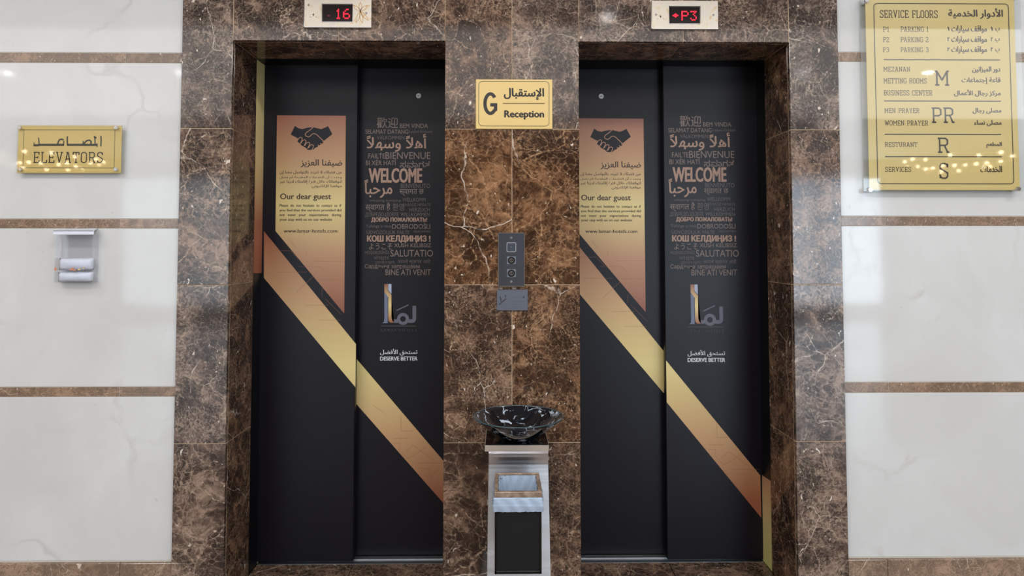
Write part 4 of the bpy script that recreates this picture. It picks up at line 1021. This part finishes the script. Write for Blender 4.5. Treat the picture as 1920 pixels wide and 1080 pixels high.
# waste bin hung on the stand
BF, BBK = -0.50, -0.338
zl = U(970, 932, BF).z; zbt = U(970, 1075.5, BF).z
bw = (U(1016, 1010, BF).x - U(928, 1010, BF).x) / 2; bx = U(971.5, 1010, BF).x
wb = empty('waste_bin', (bx, -0.34, zbt), label='black waste bin with white liner hung on the steel stand', cat='bin')
blk = mat('black_plastic', lin(18, 22, 26), 0.28)
bm = bmesh.new(); wl = 0.004
zl2 = zl - 0.004
for q in ((bx - bw, bx + bw, BF, BF + wl), (bx - bw, bx + bw, BBK - wl, BBK), (bx - bw, bx - bw + wl, BF, BBK), (bx + bw - wl, bx + bw, BF, BBK)):
    box(bm, q[0], q[1], q[2], q[3], zbt, zl2)
box(bm, bx - bw, bx + bw, BF, BBK, zbt, zbt + wl)
link('body', bm, blk, wb)
bm = bmesh.new()
for q in ((bx - bw, bx - bw + 0.006, zbt, zl2), (bx + bw - 0.006, bx + bw, zbt, zl2), (bx - bw, bx + bw, zbt, zbt + 0.009)): box(bm, q[0], q[1], BF - 0.004, BF, q[2], q[3], bev=0.001)
link('front_rim', bm, mat('black_rim', lin(10, 12, 14), 0.15), wb)
# ring that clamps the liner
bm = bmesh.new(); rw = 0.011; ro = 0.003
x0, x1 = bx - bw - 0.001, bx + bw + 0.001; y0, y1 = BF - 0.006, BBK + 0.002
for q in ((x0, x1, y0, y0 + rw), (x0, x1, y1 - rw, y1), (x0, x0 + rw, y0 + rw, y1 - rw), (x1 - rw, x1, y0 + rw, y1 - rw)): box(bm, q[0], q[1], q[2], q[3], zl, zl + 0.017, bev=0.001)
rg = mat('worn_ring_metal', W1, 0.45, 0.5); k = NT(rg); tc = k.N('ShaderNodeTexCoord'); n = k.N('ShaderNodeTexNoise', ins={'Vector': tc.outputs['Object'], 'Scale': 45.0, 'Detail': 5})
k.L(k.ramp(n.outputs[0], [(0.4, lin(176, 156, 138)), (0.6, lin(140, 120, 104))]), k.b.inputs['Base Color'])
link('liner_ring', bm, rg, wb, label='worn metal ring around the bin mouth')
# plastic liner: skirt hanging outside and bag inside
film = mat('liner_film', lin(176, 194, 216), 0.3); k = NT(film)
k.b.inputs['Transmission Weight'].default_value = 0.15
def film_loop(zs, offs, amp, seed, inside):
    rnd = random.Random(seed); bm = bmesh.new(); rings = []
    per = []
    n1, n2 = 26, 22
    for i in range(n1): per.append((x0 + (x1 - x0) * i / n1, y0))
    for i in range(n2): per.append((x1, y0 + (y1 - y0) * i / n2))
    for i in range(n1): per.append((x1 - (x1 - x0) * i / n1, y1))
    for i in range(n2): per.append((x0, y1 - (y1 - y0) * i / n2))
    cx, cy = (x0 + x1) / 2, (y0 + y1) / 2
    hx, hy = (x1 - x0) / 2, (y1 - y0) / 2
    ph = [rnd.uniform(-1, 1) for _ in per]
    for z, of in zip(zs, offs):
        ring = []
        for i, (x, y) in enumerate(per):
            a_ = of + amp * (0.7 * math.sin(i * 0.9 + z * 110) + 0.5 * ph[i]) * (1 if z != zs[0] else 0.2)
            a_ = max(a_, 0.0005) if not inside else min(a_, -0.0005)
            ring.append(bm.verts.new((cx + (x - cx) * (hx + a_) / hx, cy + (y - cy) * (hy + a_) / hy, z + (rnd.uniform(-1, 1) * amp * 0.6 if z == zs[-1] else 0))))
        rings.append(ring)
    for a_, b_ in zip(rings, rings[1:]):
        for i in range(len(per)):
            j = (i + 1) % len(per); bm.faces.new((a_[i], a_[j], b_[j], b_[i]))
    return bm
dz = zl
sk = film_loop([zl + 0.001, zl - 0.004, zl - 0.008, zl - 0.012, zl - 0.016, zl - 0.020, zl - 0.026, zl - 0.032, zl - 0.040], [0.001, 0.004, 0.0025, 0.005, 0.003, 0.0055, 0.004, 0.004, 0.002], 0.0016, 4, False)
link('liner_skirt', sk, film, wb, smooth=True, label='gathered white plastic hem below the ring')
ib = film_loop([zl + 0.012, zl - 0.01, zl - 0.03, zl - 0.06, zl - 0.1, zl - 0.14], [-0.012, -0.014, -0.018, -0.016, -0.018, -0.022], 0.0055, 9, True)
f = [v for v in ib.verts if abs(v.co.z - (zl - 0.14)) < 0.008]
bmesh.ops.contextual_create(ib, geom=f)
link('liner_bag', ib, film, wb, smooth=True, label='crumpled pale plastic bag inside the bin')

# glass bowl
bc = U(972, 781, -0.165); BR = 0.1565
bz0 = zt + 0.0032; bh = U(972, 779.5, -0.165).z - bz0
bowlm = mat('marbled_black_glass', W1, 0.07, coat=0.5); k = NT(bowlm); tc = k.N('ShaderNodeTexCoord')
nz = k.N('ShaderNodeTexNoise', ins={'Vector': tc.outputs['Object'], 'Scale': 14.0, 'Detail': 5, 'Distortion': 0.6})
q_ = k.N('ShaderNodeVectorMath', operation='SCALE', ins={0: nz.outputs['Color'], 'Scale': 0.11})
wv = k.N('ShaderNodeVectorMath', operation='ADD', ins={0: tc.outputs['Object'], 1: q_.outputs[0]}).outputs[0]
ve = k.N('ShaderNodeTexVoronoi', feature='DISTANCE_TO_EDGE', ins={'Vector': wv, 'Scale': 13.0})
e1 = k.ramp(ve.outputs['Distance'], [(0.0, W1), (0.035, K1)])
nb = k.N('ShaderNodeTexNoise', ins={'Vector': tc.outputs['Object'], 'Scale': 16.0, 'Detail': 2})
fac = k.math('MULTIPLY', e1, k.ramp(nb.outputs[0], [(0.47, K1), (0.54, W1)]))
ns = k.N('ShaderNodeTexNoise', ins={'Vector': wv, 'Scale': 24.0, 'Detail': 4, 'Distortion': 0.8})
fac = k.math('MAXIMUM', fac, k.ramp(ns.outputs[0], [(0.635, K1), (0.655, W1)]))
k.L(k.mix(fac, lin(14, 17, 24), lin(186, 200, 216)), k.b.inputs['Base Color'])
rimm = mat('green_glass_rim', lin(44, 74, 84), 0.08, coat=0.5)
outer = [(0.0, 0.0), (0.045, 0.0), (0.050, 0.004)] + [(0.05 + (BR - 0.05) * (t / 10), 0.004 + (bh - 0.004) * (t / 10) ** 1.35) for t in range(1, 11)]
inner = [(BR - 0.005 - (BR - 0.055) * (t / 10), bh - 0.0005 - (bh - 0.012) * (1 - (1 - t / 10) ** 1.35)) for t in range(0, 11)] + [(0.0, 0.010)]
bowl = empty('glass_bowl', (bc.x, bc.y, bz0), label='wide black marbled glass bowl on top of the steel stand', cat='bowl')
link('bowl_body', lathe(bmesh.new(), outer + inner, (bc.x, bc.y, bz0), 72), bowlm, bowl, smooth=True)
link('bowl_rim', lathe(bmesh.new(), [(BR - 0.0050, bh - 0.0006), (BR - 0.004, bh + 0.0010), (BR - 0.001, bh + 0.0010), (BR + 0.0006, bh - 0.0006), (BR - 0.0005, bh - 0.002), (BR - 0.0050, bh - 0.0006)], (bc.x, bc.y, bz0), 72), rimm, bowl, smooth=True, label='greenish polished glass rim')

# ------------------------------------------------------------------ ceiling fittings of the lobby (seen only as reflections)
ring_m = mat('downlight_ring', lin(235, 235, 235), 0.4)
glow = mat('downlight_glow', W1, 0.5, 0, (1.0, 0.96, 0.92, 1), 34.0)
first = None
DL = ['', 'second downlight from the right of the pair nearest the lifts', 'downlight of the middle row, third from the right, near the left wall', 'leftmost downlight of the middle row', 'downlight of the middle row over the right lift', 'rightmost downlight of the middle row', 'left downlight of the far row', 'right downlight of the far row', 'downlight of the middle row over the left lift']
spots = [(0.78, -2.45), (0.50, -2.62), (-3.2, -4.0), (-4.9, -4.0), (2.95, -4.0), (4.2, -4.0), (-4.5, -6.9), (4.6, -6.9), (-1.9, -4.0)]
for i, (x, y) in enumerate(spots):
    if first is None:
        r = empty('ceiling_downlight', (x, y, CEIL), cat='light', group='ceiling downlights of the lobby', label='right downlight of the pair nearest the lifts')
        first = r
        link('trim_ring', lathe(bmesh.new(), [(0.048, 0), (0.062, 0), (0.062, -0.006), (0.048, -0.004), (0.048, 0)], (x, y, CEIL), 24), ring_m, r)
        link('lamp_disc', cyl(bmesh.new(), (x, y, CEIL - 0.0025), 0.046, 0.003, 'Z', 24), glow, r)
    else:
        r = first.copy(); COL.objects.link(r); r.location = (x, y, CEIL)
        r['label'] = DL[i]
        for ch in list(first.children):
            c = ch.copy(); COL.objects.link(c); c.parent = r
bulb_m = mat('chandelier_bulb', W1, 0.4, 0, (1.0, 0.80, 0.55, 1), 16.0)
brass = mat('brass', lin(190, 150, 90), 0.25, 1.0)
for cx, cy, lab in ((-7.4, -8.4, 'brass ring chandelier on the left of the lobby behind the viewer'), (7.5, -8.4, 'brass ring chandelier on the right of the lobby behind the viewer')):
    ch = empty('chandelier', (cx, cy, CEIL), label=lab, cat='chandelier')
    for rr, zz in ((0.75, 2.72), (0.45, 2.60)):
        bm = bmesh.new()
        for i in range(36):
            t0, t1 = 2 * math.pi * i / 36, 2 * math.pi * (i + 1) / 36
            P = []
            for t in (t0, t1):
                P.append([bm.verts.new((cx + (rr + dx_) * math.cos(t), cy + (rr + dx_) * math.sin(t), zz + dz_)) for dx_, dz_ in ((-.012, -.012), (.012, -.012), (.012, .012), (-.012, .012))])
            for j in range(4): bm.faces.new((P[0][j], P[0][(j + 1) % 4], P[1][(j + 1) % 4], P[1][j]))
        link('ring', bm, brass, ch)
    for i in range(3):
        t = 2 * math.pi * i / 3; bm = bmesh.new()
        cyl(bm, (cx + 0.6 * math.cos(t), cy + 0.6 * math.sin(t), (2.66 + CEIL) / 2), 0.004, CEIL - 2.66, 'Z', 8)
        link('rod', bm, brass, ch)
    src = None
    for rr, zz, n in ((0.75, 2.76, 14), (0.45, 2.64, 8)):
        for i in range(n):
            t = 2 * math.pi * (i + random.uniform(-.2, .2)) / n
            p = Vector((cx + rr * math.cos(t), cy + rr * math.sin(t), zz + random.uniform(-.03, .03)))
            if src is None:
                b_ = bmesh.new(); bmesh.ops.create_icosphere(b_, subdivisions=2, radius=0.026, matrix=Matrix.Translation(p))
                src = link('bulb', b_, bulb_m, ch, smooth=True)
            else:
                c = src.copy(); COL.objects.link(c); c.location = p - Vector((cx, cy, CEIL))
# unseen frames put around the added ceiling lamps
for lx, ly, sx_, sy_, pn in [(-2.4, -1.45, 1.15, .28, 'left small added ceiling lamp near the lifts'), (0, -1.45, 1.15, .28, 'middle small added ceiling lamp near the lifts'), (2.4, -1.45, 1.15, .28, 'right small added ceiling lamp near the lifts'), (0, -4.4, 15.0, 3.6, 'broad added lamp under the lobby ceiling')]:
    bm = bmesh.new()
    for q in ((lx - sx_ / 2 - .03, lx + sx_ / 2 + .03, ly - sy_ / 2 - .03, ly - sy_ / 2), (lx - sx_ / 2 - .03, lx + sx_ / 2 + .03, ly + sy_ / 2, ly + sy_ / 2 + .03), (lx - sx_ / 2 - .03, lx - sx_ / 2, ly - sy_ / 2, ly + sy_ / 2), (lx + sx_ / 2, lx + sx_ / 2 + .03, ly - sy_ / 2, ly + sy_ / 2)):
        box(bm, q[0], q[1], q[2], q[3], CEIL - 0.035, CEIL)
    link('added_lamp_frame', bm, ring_m, label='white frame of the %s' % pn, cat='frame', group='added ceiling lamps of the lobby')
